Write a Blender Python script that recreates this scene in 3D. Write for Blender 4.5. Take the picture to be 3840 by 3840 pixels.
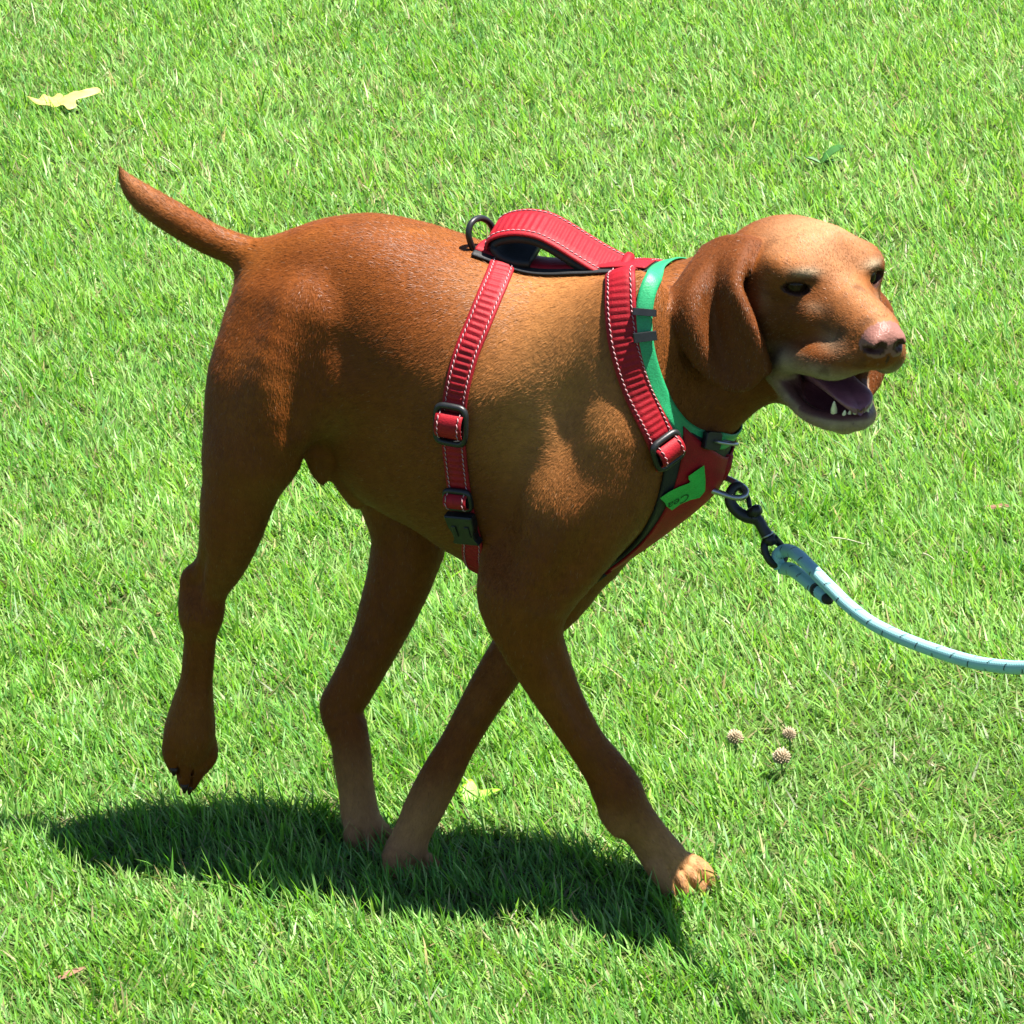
import bpy, bmesh, math
import numpy as np
from mathutils import Vector, Matrix
from mathutils.bvhtree import BVHTree

for o in list(bpy.data.objects):
    bpy.data.objects.remove(o, do_unlink=True)
scene = bpy.context.scene
COL = scene.collection
R = math.radians

# ---------------------------------------------------------------- camera, sky, sun, exposure
PITCH, DIST, AIM_Z, FPX = 18.0, 4.5, 0.32, 17550.0      # focal length in pixels of the 3840 px photograph
cp, sp = math.cos(R(PITCH)), math.sin(R(PITCH))
CAM = np.array([0.0, -DIST * cp, AIM_Z + DIST * sp])
cam_data = bpy.data.cameras.new('camera')
cam = bpy.data.objects.new('camera', cam_data)
COL.objects.link(cam)
cam.location = CAM
cam.rotation_euler = (R(90 - PITCH), 0, 0)
cam_data.sensor_width = 36.0
cam_data.sensor_fit = 'HORIZONTAL'
cam_data.lens = 36.0 * FPX / 3840.0
cam_data.clip_start, cam_data.clip_end = 0.05, 2000.0
scene.camera = cam

SUN_TO = np.array([0.345, -0.04, 1.0])                    # towards the sun
SUN_TO = SUN_TO / np.linalg.norm(SUN_TO)
world = bpy.data.worlds.new('World')
scene.world = world
world.use_nodes = True
wn = world.node_tree
wn.nodes.clear()
wo = wn.nodes.new('ShaderNodeOutputWorld')
wb = wn.nodes.new('ShaderNodeBackground')
ws = wn.nodes.new('ShaderNodeTexSky')
ws.sky_type = 'NISHITA'
ws.sun_disc = False
ws.altitude = 1200.0
ws.air_density = 0.75
ws.dust_density = 0.2
ws.sun_elevation = math.asin(SUN_TO[2])
ws.sun_rotation = math.atan2(SUN_TO[0], SUN_TO[1])
wb.inputs['Strength'].default_value = 0.05
wn.links.new(ws.outputs[0], wb.inputs[0])
wn.links.new(wb.outputs[0], wo.inputs[0])
sun_data = bpy.data.lights.new('sun', 'SUN')
sun_data.energy = 5.0
sun_data.angle = R(0.53)
sun_data.color = (1.0, 0.95, 0.87)
sun = bpy.data.objects.new('sun', sun_data)
COL.objects.link(sun)
sun.rotation_euler = Vector(SUN_TO).to_track_quat('Z', 'Y').to_euler()
sun.location = (2, 1, 6)
scene.view_settings.view_transform = 'Standard'
scene.view_settings.look = 'None'
scene.view_settings.exposure = 2.05
scene.view_settings.gamma = 1.0
scene.cycles.max_bounces = 6
scene.cycles.diffuse_bounces = 3

# ---------------------------------------------------------------- measuring the photograph: a pixel and a plane give a point
PSI = math.atan(0.325)                                  # the dog walks to the right and a little towards the camera
U = np.array([math.cos(PSI), -math.sin(PSI), 0.0])      # along the dog
V = np.array([math.sin(PSI), math.cos(PSI), 0.0])       # to its left (away from the camera)
Z = np.array([0.0, 0.0, 1.0])
P0 = np.array([-0.05, -0.12, 0.0])

def ray(px, py):
    x, y = (px - 1920.0) / FPX, (1920.0 - py) / FPX
    d = np.array([x, cp + y * sp, -sp + y * cp])
    return d

def on_plane(px, py, point, normal):
    d = ray(px, py)
    t = np.dot(point - CAM, normal) / np.dot(d, normal)
    return CAM + d * t

def W(px, py, lat=0.0):
    return on_plane(px, py, P0 + V * lat, V)

def G(px, py, z=0.0):
    return on_plane(px, py, np.array([0, 0, z]), Z)

def mpp(p):                                             # metres per photograph pixel at a point
    return np.dot(np.asarray(p) - CAM, np.array([0, cp, -sp])) / FPX

# ---------------------------------------------------------------- mesh and material helpers
def mesh_object(name, verts, faces, mat=None, parent=None, smooth=True):
    me = bpy.data.meshes.new(name)
    if isinstance(verts, np.ndarray) and isinstance(faces, np.ndarray):
        n, m, k = len(verts), len(faces), faces.shape[1]
        me.vertices.add(n)
        me.vertices.foreach_set('co', np.ascontiguousarray(verts, dtype=np.float32).ravel())
        me.loops.add(m * k)
        me.loops.foreach_set('vertex_index', np.ascontiguousarray(faces, dtype=np.int32).ravel())
        me.polygons.add(m)
        me.polygons.foreach_set('loop_start', np.arange(0, m * k, k, dtype=np.int32))
        me.polygons.foreach_set('loop_total', np.full(m, k, dtype=np.int32))
        me.update(calc_edges=True)
    else:
        me.from_pydata([tuple(v) for v in verts], [], [tuple(f) for f in faces])
        me.update()
    if smooth:
        me.polygons.foreach_set('use_smooth', np.ones(len(me.polygons), dtype=bool))
    ob = bpy.data.objects.new(name, me)
    COL.objects.link(ob)
    if mat is not None:
        me.materials.append(mat)
    if parent is not None:
        ob.parent = parent
    return ob

def vcol(ob, name, cols):
    a = ob.data.attributes.new(name, 'FLOAT_COLOR', 'POINT')
    c = np.ones((len(cols), 4), dtype=np.float32)
    c[:, :cols.shape[1]] = cols
    a.data.foreach_set('color', c.ravel())

class Mat:
    def __init__(self, name):
        self.m = bpy.data.materials.new(name)
        self.m.use_nodes = True
        self.t = self.m.node_tree
        self.t.nodes.clear()
        self.out = self.n('ShaderNodeOutputMaterial')
    def n(self, kind, **kw):
        nd = self.t.nodes.new(kind)
        for k, v in kw.items():
            setattr(nd, k, v)
        return nd
    def l(self, a, b):
        self.t.links.new(a, b)

def principled(name, col, rough=0.5, spec=0.5, metal=0.0, noise=None, bump=None):
    """plain procedural material; noise=(scale, amount) varies the colour, bump=(scale, strength)"""
    M = Mat(name)
    b = M.n('ShaderNodeBsdfPrincipled')
    b.inputs['Base Color'].default_value = (*col, 1)
    b.inputs['Roughness'].default_value = rough
    b.inputs['Specular IOR Level'].default_value = spec
    b.inputs['Metallic'].default_value = metal
    tc = M.n('ShaderNodeTexCoord')
    if noise:
        nz = M.n('ShaderNodeTexNoise')
        nz.inputs['Scale'].default_value = noise[0]
        nz.inputs['Detail'].default_value = 4
        M.l(tc.outputs['Object'], nz.inputs['Vector'])
        mr = M.n('ShaderNodeMapRange')
        mr.inputs['From Min'].default_value, mr.inputs['From Max'].default_value = 0.3, 0.7
        mr.inputs['To Min'].default_value, mr.inputs['To Max'].default_value = 1 - noise[1], 1 + noise[1]
        M.l(nz.outputs['Fac'], mr.inputs['Value'])
        hs = M.n('ShaderNodeHueSaturation')
        hs.inputs['Color'].default_value = (*col, 1)
        M.l(mr.outputs[0], hs.inputs['Value'])
        M.l(hs.outputs[0], b.inputs['Base Color'])
    if bump:
        nb = M.n('ShaderNodeTexNoise')
        nb.inputs['Scale'].default_value = bump[0]
        nb.inputs['Detail'].default_value = 3
        M.l(tc.outputs['Object'], nb.inputs['Vector'])
        bp = M.n('ShaderNodeBump')
        bp.inputs['Strength'].default_value = bump[1]
        bp.inputs['Distance'].default_value = 0.001
        M.l(nb.outputs['Fac'], bp.inputs['Height'])
        M.l(bp.outputs[0], b.inputs['Normal'])
    M.l(b.outputs[0], M.out.inputs[0])
    M.bsdf = b
    return M

def noise3(p, scale, seed=0, octaves=2):
    """cheap smooth value noise on points"""
    out = np.zeros(len(p)); amp, tot = 1.0, 0.0
    for o in range(octaves):
        q = p * scale * (2 ** o) + 17.3 * (o + 1) + seed * 3.7
        i = np.floor(q).astype(np.int64); f = q - i
        f = f * f * (3 - 2 * f)
        acc = np.zeros(len(p))
        for a in (0, 1):
            for b in (0, 1):
                for c in (0, 1):
                    hsh = ((i[:, 0] + a) * 73856093) ^ ((i[:, 1] + b) * 19349663) ^ ((i[:, 2] + c) * 83492791)
                    hsh = (hsh * 2654435761) & 0xffffffff
                    v = ((hsh >> 8) & 0xffff) / 65535.0
                    acc += v * np.where(a, f[:, 0], 1 - f[:, 0]) * np.where(b, f[:, 1], 1 - f[:, 1]) * np.where(c, f[:, 2], 1 - f[:, 2])
        out += acc * amp; tot += amp; amp *= 0.5
    return out / tot


# ---------------------------------------------------------------- ground and lawn
def soil_material():
    M = Mat('soil')
    b = M.n('ShaderNodeBsdfPrincipled'); b.inputs['Roughness'].default_value = 0.95; b.inputs['Specular IOR Level'].default_value = 0.1
    tc = M.n('ShaderNodeTexCoord')
    n1 = M.n('ShaderNodeTexNoise'); n1.inputs['Scale'].default_value = 40; n1.inputs['Detail'].default_value = 6
    M.l(tc.outputs['Object'], n1.inputs['Vector'])
    cr = M.n('ShaderNodeValToRGB')
    cr.color_ramp.elements[0].position = 0.3; cr.color_ramp.elements[0].color = (0.020, 0.034, 0.010, 1)
    cr.color_ramp.elements[1].position = 0.75; cr.color_ramp.elements[1].color = (0.062, 0.095, 0.022, 1)
    M.l(n1.outputs['Fac'], cr.inputs[0]); M.l(cr.outputs[0], b.inputs['Base Color'])
    bp = M.n('ShaderNodeBump'); bp.inputs['Strength'].default_value = 0.8; bp.inputs['Distance'].default_value = 0.01
    M.l(n1.outputs['Fac'], bp.inputs['Height']); M.l(bp.outputs[0], b.inputs['Normal'])
    M.l(b.outputs[0], M.out.inputs[0])
    return M.m
ground = mesh_object('ground', [(-600, -600, 0), (600, -600, 0), (600, 600, 0), (-600, 600, 0)], [(0, 1, 2, 3)], soil_material(), smooth=False)
ground['kind'] = 'structure'; ground['label'] = 'flat ground under the mown lawn'

def blade_material(name, trans=0.48, rough=0.46, spec=0.36):
    M = Mat(name)
    at = M.n('ShaderNodeAttribute', attribute_name='tint')
    b = M.n('ShaderNodeBsdfPrincipled')
    M.l(at.outputs['Color'], b.inputs['Base Color'])
    b.inputs['Roughness'].default_value = rough; b.inputs['Specular IOR Level'].default_value = spec
    t = M.n('ShaderNodeBsdfTranslucent')
    hs = M.n('ShaderNodeHueSaturation'); hs.inputs['Hue'].default_value = 0.485; hs.inputs['Saturation'].default_value = 1.1; hs.inputs['Value'].default_value = 1.25
    M.l(at.outputs['Color'], hs.inputs['Color']); M.l(hs.outputs[0], t.inputs['Color'])
    mx = M.n('ShaderNodeMixShader'); mx.inputs[0].default_value = trans
    M.l(b.outputs[0], mx.inputs[1]); M.l(t.outputs[0], mx.inputs[2]); M.l(mx.outputs[0], M.out.inputs[0])
    return M.m

def blades(name, xy, length, width, lean, azim, curl, tint, mat, zbase=-0.002, seg=3):
    """one mesh of curved tapering grass blades; arrays per blade"""
    n = len(xy)
    t = np.linspace(0, 1, seg + 1)
    d = np.stack([np.cos(azim), np.sin(azim)], 1)
    s = np.stack([-np.sin(azim), np.cos(azim)], 1)
    tw = rngg.normal(0, 0.7, n)                                   # which way the flat of the blade faces
    s3 = np.stack([s[:, 0] * np.cos(tw) + d[:, 0] * np.sin(tw), s[:, 1] * np.cos(tw) + d[:, 1] * np.sin(tw), np.zeros(n)], 1)
    rows = []
    h = np.zeros((n,)); v = np.zeros((n,))
    pts = []
    for i, x in enumerate(t):
        if i:
            ang = lean + curl * (t[i - 1] + x) / 2
            h = h + np.sin(ang) * length / seg; v = v + np.cos(ang) * length / seg
        c = np.stack([xy[:, 0] + d[:, 0] * h, xy[:, 1] + d[:, 1] * h, zbase + np.maximum(v, -0.0) + 0 * h], 1)
        w = width * (1.0 - x ** 2.2) * 0.5
        if i < seg:
            pts += [c - s3 * w[:, None], c + s3 * w[:, None]]
        else:
            pts += [c]
    k = 2 * seg + 1
    vs = np.stack(pts, 1).reshape(-1, 3)
    o = (np.arange(n) * k)[:, None]
    tri = []
    for i in range(seg - 1):
        a = 2 * i
        tri += [[a, a + 1, a + 3], [a, a + 3, a + 2]]
    tri += [[2 * seg - 2, 2 * seg - 1, 2 * seg]]
    f = np.concatenate([o + np.array(q)[None] for q in tri])
    ob = mesh_object(name, vs, f, mat)
    shade = np.concatenate([np.repeat(np.linspace(0.78, 1.12, seg + 1)[:-1], 2), [1.15]])
    col = tint[:, None, :] * np.ones((1, k, 1))
    # the base of a blade is paler and yellower than its tip
    root = np.concatenate([np.repeat(np.linspace(1, 0, seg + 1)[:-1], 2), [0]])[None, :, None] ** 1.5
    col = col * (1 - 0.35 * root) + np.array((0.16, 0.19, 0.05)) * 0.35 * root
    vcol(ob, 'tint', col.reshape(-1, 3))
    return ob

rngg = np.random.default_rng(42)
def vnoise2(x, y, sc, seed):
    return noise3(np.stack([x, y, np.full_like(x, seed * 1.7)], 1), sc, seed)
def lawn_points(x0, x1, y0, y1, dens):
    n = int((x1 - x0) * (y1 - y0) * dens)
    return np.stack([rngg.uniform(x0, x1, n), rngg.uniform(y0, y1, n)], 1)
PATCH = [G(3560, 2860), 0.20, 0.28]                               # a patch of matted finer grass by the right edge
def in_patch(xy, grow=1.0):
    c = PATCH[0]
    q = ((xy[:, 0] - c[0]) / (PATCH[1] * grow)) ** 2 + ((xy[:, 1] - c[1]) / (PATCH[2] * grow)) ** 2
    return q + (vnoise2(xy[:, 0], xy[:, 1], 9, 5) - 0.5) * 0.9
# dense where the camera sees it and a step to either side, thinner beyond
dn_ = 1.0
zones = [(-0.68, 0.72, -0.60, 1.0, 47000, 1.0), (-0.85, 0.88, 1.0, 2.2, 33000, 1.1), (-1.1, 1.1, 2.2, 4.2, 19000, 1.25),
         (-1.5, -0.68, -0.75, 1.0, 15000, 1.35), (0.72, 1.6, -0.75, 1.0, 15000, 1.35), (-1.5, 1.6, -1.5, -0.75, 7000, 1.6), (-0.68, 0.72, -0.75, -0.60, 20000, 1.2),
         (-1.7, -0.85, 1.0, 2.2, 11000, 1.5), (0.88, 1.8, 1.0, 2.2, 11000, 1.5), (-2.2, -1.1, 2.2, 4.2, 6000, 1.8), (1.1, 2.3, 2.2, 4.2, 6000, 1.8), (-3.2, 3.2, 4.2, 7.5, 2500, 2.4)]
pts = [lawn_points(*z[:4], z[4] * dn_) for z in zones]
big = np.concatenate([np.full(len(p), z[5]) for p, z in zip(pts, zones)])
xy = np.concatenate(pts)
keep = (in_patch(xy) > 1.0) | (rngg.random(len(xy)) < 0.25)
xy, big = xy[keep], big[keep]
n = len(xy)
na, nb_, nc = vnoise2(xy[:, 0], xy[:, 1], 5, 1), vnoise2(xy[:, 0], xy[:, 1], 16, 2), vnoise2(xy[:, 0], xy[:, 1], 45, 3)
nd = vnoise2(xy[:, 0], xy[:, 1], 2.2, 4)
length = (0.0265 + 0.026 * (nb_ - 0.5) + 0.014 * (na - 0.5) + 0.010 * (nc > 0.66)) * rngg.uniform(0.55, 1.35, n) * big ** 0.5
tall = rngg.random(n) < 0.035
length[tall] *= 1.45
width = rngg.uniform(0.0016, 0.0033, n) * big
az0 = math.pi * 0.95 + 5.0 * (nb_ - 0.5) + 3.0 * (nc - 0.5)       # locally combed
azim = az0 + rngg.normal(0, 1.1, n)
lean = np.abs(rngg.normal(0.42, 0.28, n)) + 0.25 * (nc - 0.4)
curl = rngg.uniform(0.1, 0.9, n)
g1, g2, g3 = np.array((0.074, 0.255, 0.026)), np.array((0.205, 0.420, 0.070)), np.array((0.024, 0.130, 0.020))
m_ = np.clip(rngg.normal(0.60, 0.30, n) + (na - 0.5) * 0.8 + (nd - 0.5) * 0.6 - (nb_ - 0.5) * 0.5, 0, 1)[:, None]
tint = g1 * (1 - m_) + g2 * m_
dk = (rngg.random(n) < 0.16 + 0.25 * (nc > 0.62))[:, None]
tint = np.where(dk, g3 * 0.6 + tint * 0.4, tint)
blu = (rngg.random(n) < 0.14)[:, None]
tint = np.where(blu, tint * 0.5 + np.array((0.085, 0.260, 0.095)) * 0.5, tint)
pal = rngg.random(n) < 0.20
tint[pal] = tint[pal] * 0.4 + np.array((0.37, 0.50, 0.19)) * 0.6
dry = rngg.random(n) < 0.020 + 0.035 * (nd > 0.6)
tint[dry] = np.array((0.34, 0.30, 0.15)) * rngg.uniform(0.7, 1.3, (dry.sum(), 1))
tint *= rngg.uniform(0.75, 1.3, (n, 1))
m_blade = blade_material('grass blade')
fine = xy[:, 1] < 1.0
grass = blades('grass', xy[fine], length[fine], width[fine], lean[fine], azim[fine], curl[fine], tint[fine], m_blade)
far_grass = blades('far_grass', xy[~fine], length[~fine], width[~fine], lean[~fine], azim[~fine], curl[~fine], tint[~fine], m_blade, seg=2)
far_grass['kind'] = 'stuff'; far_grass['label'] = 'mown lawn grass stretching away behind the dog'; far_grass['category'] = 'grass'
grass['kind'] = 'stuff'; grass['label'] = 'bright green mown lawn grass round the dog in full sun'; grass['category'] = 'grass'
# thatch: short flat blades that close the ground between the standing ones
tp = np.concatenate([lawn_points(-0.9, 0.95, -0.75, 2.2, 9000 * dn_), lawn_points(-1.2, 1.2, 2.2, 4.3, 5000 * dn_)])
nt = len(tp)
tt_ = np.array((0.090, 0.150, 0.028)) * rngg.uniform(0.5, 1.4, (nt, 1))
thd = rngg.random(nt) < 0.2
tt_[thd] = np.array((0.26, 0.23, 0.11)) * rngg.uniform(0.6, 1.2, (thd.sum(), 1))
th_ = blades('thatch', tp, rngg.uniform(0.015, 0.04, nt), rngg.uniform(0.002, 0.0036, nt), rngg.uniform(0.9, 1.45, nt), rngg.uniform(0, 6.28, nt), rngg.uniform(-0.1, 0.3, nt), tt_, m_blade, 0.002, 2)
th_['kind'] = 'stuff'; th_['label'] = 'short matted blades low between the standing grass'; th_['category'] = 'grass'
# the matted patch: fine curly darker blades
c = PATCH[0]
pp = lawn_points(c[0] - 0.4, c[0] + 0.4, c[1] - 0.5, c[1] + 0.5, 42000 * dn_)
pp = pp[in_patch(pp) < 1.05]
np_ = len(pp)
mt_ = np.clip(rngg.normal(0.4, 0.3, np_), 0, 1)[:, None]
pt = np.array((0.055, 0.175, 0.020)) * (1 - mt_) + np.array((0.150, 0.310, 0.046)) * mt_
pg = blades('matted_grass', pp, rngg.uniform(0.016, 0.034, np_), rngg.uniform(0.0012, 0.0022, np_), rngg.uniform(0.2, 0.9, np_), rngg.uniform(0, 6.28, np_), rngg.uniform(0.6, 2.2, np_), pt, blade_material('matted blade', 0.35, 0.5, 0.3))
pg['kind'] = 'stuff'; pg['label'] = 'darker patch of fine matted grass by the right edge of the lawn'; pg['category'] = 'grass'

# ---------------------------------------------------------------- the dog's body: one implicit surface, polygonised once
def crom(y, t):
    i = np.clip(np.floor(t).astype(int), 0, len(y) - 2)
    f = t - i
    p0, p1, p2, p3 = y[np.maximum(i - 1, 0)], y[i], y[i + 1], y[np.minimum(i + 2, len(y) - 1)]
    return 0.5 * ((2 * p1) + (p2 - p0) * f + (2 * p0 - 5 * p1 + 4 * p2 - p3) * f ** 2 + (3 * p1 - p0 - 3 * p2 + p3) * f ** 3)

class Field:
    """blended solids; each entry: (function, bounding centre, bounding radius, blend, op, flow vector, tag)"""
    def __init__(self):
        self.items = []
    def add(self, fn, c, r, k, op='+', flow=None, tag=0):
        self.items.append((fn, np.asarray(c, float), r, k, op, flow, tag))
    def cone(self, a, b, ra, rb, k=0.02, op='+', tag=0, flow=None):
        a, b = np.asarray(a, float), np.asarray(b, float)
        ab = b - a
        L2 = max(float(ab @ ab), 1e-12)
        def fn(p):
            t = np.clip(((p - a) @ ab) / L2, 0, 1)
            d = p - a - t[:, None] * ab
            return np.sqrt((d * d).sum(1)) - (ra + (rb - ra) * t)
        self.add(fn, (a + b) / 2, math.sqrt(L2) / 2 + max(ra, rb), k, op, ab / math.sqrt(L2) if flow is None else flow, tag)
    def chain(self, pts, radii, k=0.02, op='+', tag=0, flow=None, sub=4):
        """a smooth tapering limb through the points, blended into the rest as one solid"""
        P = np.array(pts, float); r = np.array(radii, float)
        n = len(P)
        t = np.linspace(0, n - 1, (n - 1) * sub + 1)
        Q = np.stack([crom(P[:, a], t) for a in range(3)], 1)
        q = np.clip(crom(r, t), r.min(), r.max())
        A, B_ = Q[:-1], Q[1:]
        AB = B_ - A
        L2 = np.maximum((AB * AB).sum(1), 1e-12)
        def fn(p):
            best = np.full(len(p), 9.0)
            for a, ab, l2, ra, rb in zip(A, AB, L2, q[:-1], q[1:]):
                d = p - a
                tt_ = np.clip((d @ ab) / l2, 0, 1)
                d -= tt_[:, None] * ab
                np.minimum(best, np.sqrt((d * d).sum(1)) - (ra + (rb - ra) * tt_), out=best)
            return best
        c = (Q.min(0) + Q.max(0)) / 2
        R_ = float((np.linalg.norm(Q - c, axis=1) + q).max())
        nrm = AB / np.sqrt(L2)[:, None]
        mid = (A + B_) / 2
        def fl(p):
            return nrm[((p[:, None] - mid[None]) ** 2).sum(2).argmin(1)]
        def local(cc, rr):
            m = np.linalg.norm(mid - cc, axis=1) < rr + np.sqrt(L2) / 2 + np.maximum(q[:-1], q[1:])
            sel = list(zip(A[m].astype(np.float32), AB[m].astype(np.float32), L2[m].astype(np.float32), q[:-1][m].astype(np.float32), q[1:][m].astype(np.float32)))
            if not sel:
                return None
            def g(p):
                best = np.full(len(p), 9.0, dtype=np.float32)
                for a, ab, l2, ra, rb in sel:
                    d = p - a
                    tt_ = np.clip((d @ ab) / l2, 0, 1)
                    d -= tt_[:, None] * ab
                    np.minimum(best, np.sqrt(np.einsum('ij,ij->i', d, d)) - (ra + (rb - ra) * tt_), out=best)
                return best
            return g
        fn.local = local
        self.add(fn, c, R_, k, op, fl if flow is None else flow, tag)
    def ell(self, c, r, axes=None, k=0.02, op='+', tag=0, flow=None):
        c = np.asarray(c, float)
        r = np.asarray(r, float)
        M_ = np.eye(3) if axes is None else np.array(axes, float)    # rows: local axes
        def fn(p):
            q = (p - c.astype(p.dtype)) @ M_.T.astype(p.dtype)
            k0 = np.sqrt(((q / r) ** 2).sum(1))
            k1 = np.sqrt(((q / (r * r)) ** 2).sum(1))
            return np.where(k1 > 1e-9, k0 * (k0 - 1.0) / np.maximum(k1, 1e-9), -r.min())
        self.add(fn, c, float(r.max()), k, op, np.array([-1.0, 0, -0.5]) if flow is None else flow, tag)
    def __call__(self, p, items=None):
        F = np.full(len(p), 1.0, dtype=p.dtype)
        for fn, c, r, k, op, flow, tag in (self.items if items is None else items):
            d = fn(p)
            if op == '-':
                d = -d
                h = np.maximum(k - np.abs(F - d), 0) / k
                F = np.maximum(F, d) + h * h * k * 0.25
            else:
                h = np.maximum(k - np.abs(F - d), 0) / k
                F = np.minimum(F, d) - h * h * k * 0.25
        return F
    def polygonise(self, h, nb=14):
        cs = np.array([i[1] for i in self.items if i[4] == '+'])
        rs = np.array([i[2] for i in self.items if i[4] == '+'])
        lo = (cs - rs[:, None]).min(0) - 4 * h
        hi = (cs + rs[:, None]).max(0) + 4 * h
        nblk = np.ceil((hi - lo) / (h * nb)).astype(int)
        dims = nblk * nb + 1
        D = np.ones(dims, dtype=np.float32)
        B = np.stack(np.meshgrid(*[np.arange(n) for n in nblk], indexing='ij'), -1).reshape(-1, 3)
        ctr = lo + (B + 0.5) * nb * h
        Fc = self(ctr)
        hd = nb * h * 0.87
        g = np.stack(np.meshgrid(*[np.arange(nb + 1)] * 3, indexing='ij'), -1).reshape(-1, 3) * h
        for b, c, f in zip(B, ctr, Fc):
            i0 = b * nb
            sl = tuple(slice(i0[a], i0[a] + nb + 1) for a in range(3))
            if abs(f) > hd * 1.5 + 0.012:
                D[sl] = f
                continue
        for b, c, f in zip(B, ctr, Fc):
            if abs(f) > hd * 1.5 + 0.012:
                continue
            i0 = b * nb
            sl = tuple(slice(i0[a], i0[a] + nb + 1) for a in range(3))
            loc = []
            for it in self.items:
                if np.linalg.norm(it[1] - c) < it[2] + hd + it[3] + 0.004:
                    fn = it[0]
                    if hasattr(fn, 'local'):
                        fn = fn.local(c, hd + it[3] + 0.004)
                        if fn is None:
                            continue
                    loc.append((fn,) + it[1:])
            D[sl] = (self((g + lo + i0 * h).astype(np.float32), loc) if loc else np.ones(len(g))).reshape(nb + 1, nb + 1, nb + 1)
        S = D < 0
        n0, n1, n2 = [d - 1 for d in dims]
        cnt = np.zeros((n0, n1, n2), dtype=np.uint8)
        for i in (0, 1):
            for j in (0, 1):
                for k in (0, 1):
                    cnt += S[i:i + n0, j:j + n1, k:k + n2]
        act = np.argwhere((cnt > 0) & (cnt < 8))
        del cnt
        idx = np.full((n0, n1, n2), -1, dtype=np.int32)
        idx[act[:, 0], act[:, 1], act[:, 2]] = np.arange(len(act))
        co = np.array([[i, j, k] for i in (0, 1) for j in (0, 1) for k in (0, 1)])
        cv = np.stack([D[act[:, 0] + c[0], act[:, 1] + c[1], act[:, 2] + c[2]] for c in co], 1).astype(np.float64)
        acc = np.zeros((len(act), 3)); num = np.zeros(len(act))
        for a in range(8):
            for b in range(a + 1, 8):
                if np.abs(co[a] - co[b]).sum() != 1:
                    continue
                m = (cv[:, a] < 0) != (cv[:, b] < 0)
                t = cv[m, a] / (cv[m, a] - cv[m, b])
                acc[m] += co[a] + t[:, None] * (co[b] - co[a])
                num[m] += 1
        verts = lo + (act + acc / num[:, None]) * h
        faces = []
        for ax in range(3):
            b_, c_ = (ax + 1) % 3, (ax + 2) % 3
            s0 = [slice(0, None)] * 3; s1 = [slice(0, None)] * 3
            s0[ax] = slice(0, -1); s1[ax] = slice(1, None)
            A, B2 = S[tuple(s0)], S[tuple(s1)]
            e = np.argwhere(A != B2)
            e = e[(e[:, b_] > 0) & (e[:, c_] > 0) & (e[:, b_] < dims[b_] - 1) & (e[:, c_] < dims[c_] - 1)]
            fl = A[e[:, 0], e[:, 1], e[:, 2]]
            q = []
            for db, dc in ((1, 1), (0, 1), (0, 0), (1, 0)):
                ee = e.copy(); ee[:, b_] -= db; ee[:, c_] -= dc
                q.append(idx[ee[:, 0], ee[:, 1], ee[:, 2]])
            q = np.stack(q, 1)
            q[~fl] = q[~fl][:, ::-1]
            faces.append(q)
        faces = np.concatenate(faces)
        faces = faces[(faces >= 0).all(1)]
        # keep the largest connected piece only when small debris exists; smooth a little
        E_ = np.concatenate([faces[:, [0, 1]], faces[:, [1, 2]], faces[:, [2, 3]], faces[:, [3, 0]]])
        E_ = np.unique(np.sort(E_, 1), axis=0)
        deg = np.bincount(E_.ravel(), minlength=len(verts)).astype(float)
        for lam in (0.5, -0.52) * 4:
            s = np.stack([np.bincount(E_[:, 0], verts[E_[:, 1], a], len(verts)) + np.bincount(E_[:, 1], verts[E_[:, 0], a], len(verts)) for a in range(3)], 1)
            verts = verts + lam * (s / np.maximum(deg, 1)[:, None] - verts)
        return verts, faces

D = Field()
def wp(px, py, lat): return W(px, py, lat)
def pr(p, r): return r * mpp(p)
def leg(pts, k=0.02, tag=0, flow=None):
    """pts: (px, py, lateral, radius in px)"""
    P = [W(a, b, c * 0.84) for a, b, c, r in pts]
    Rr = [r * mpp(p) for p, (_, _, _, r) in zip(P, pts)]
    D.chain(P, Rr, k, tag=tag, flow=flow)

# --- trunk: elliptical sections along the midline
stations = [  # px, top y, bottom y, half width m
    (930, 1040, 1330, 0.034), (1010, 930, 1480, 0.054), (1120, 855, 1520, 0.068), (1250, 820, 1640, 0.080), (1400, 812, 1820, 0.092),
    (1600, 858, 1985, 0.112), (1800, 930, 2105, 0.121), (2000, 1000, 2175, 0.120), (2200, 1055, 2160, 0.110),
    (2380, 1120, 2060, 0.096), (2520, 1260, 1960, 0.080), (2620, 1450, 1880, 0.058), (2690, 1600, 1830, 0.034)]
ST = []
for px, yt, yb, w in stations:
    a, b = W(px, yt, 0), W(px, yb, 0)
    ST.append((((a + b) / 2 - P0) @ U, (a[2] + b[2]) / 2, (a[2] - b[2]) / 2, w * 0.86))
ST = np.array(ST)
tt = np.linspace(0, len(ST) - 1, 200)
STd = np.stack([crom(ST[:, a], tt) for a in range(4)], 1)
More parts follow.
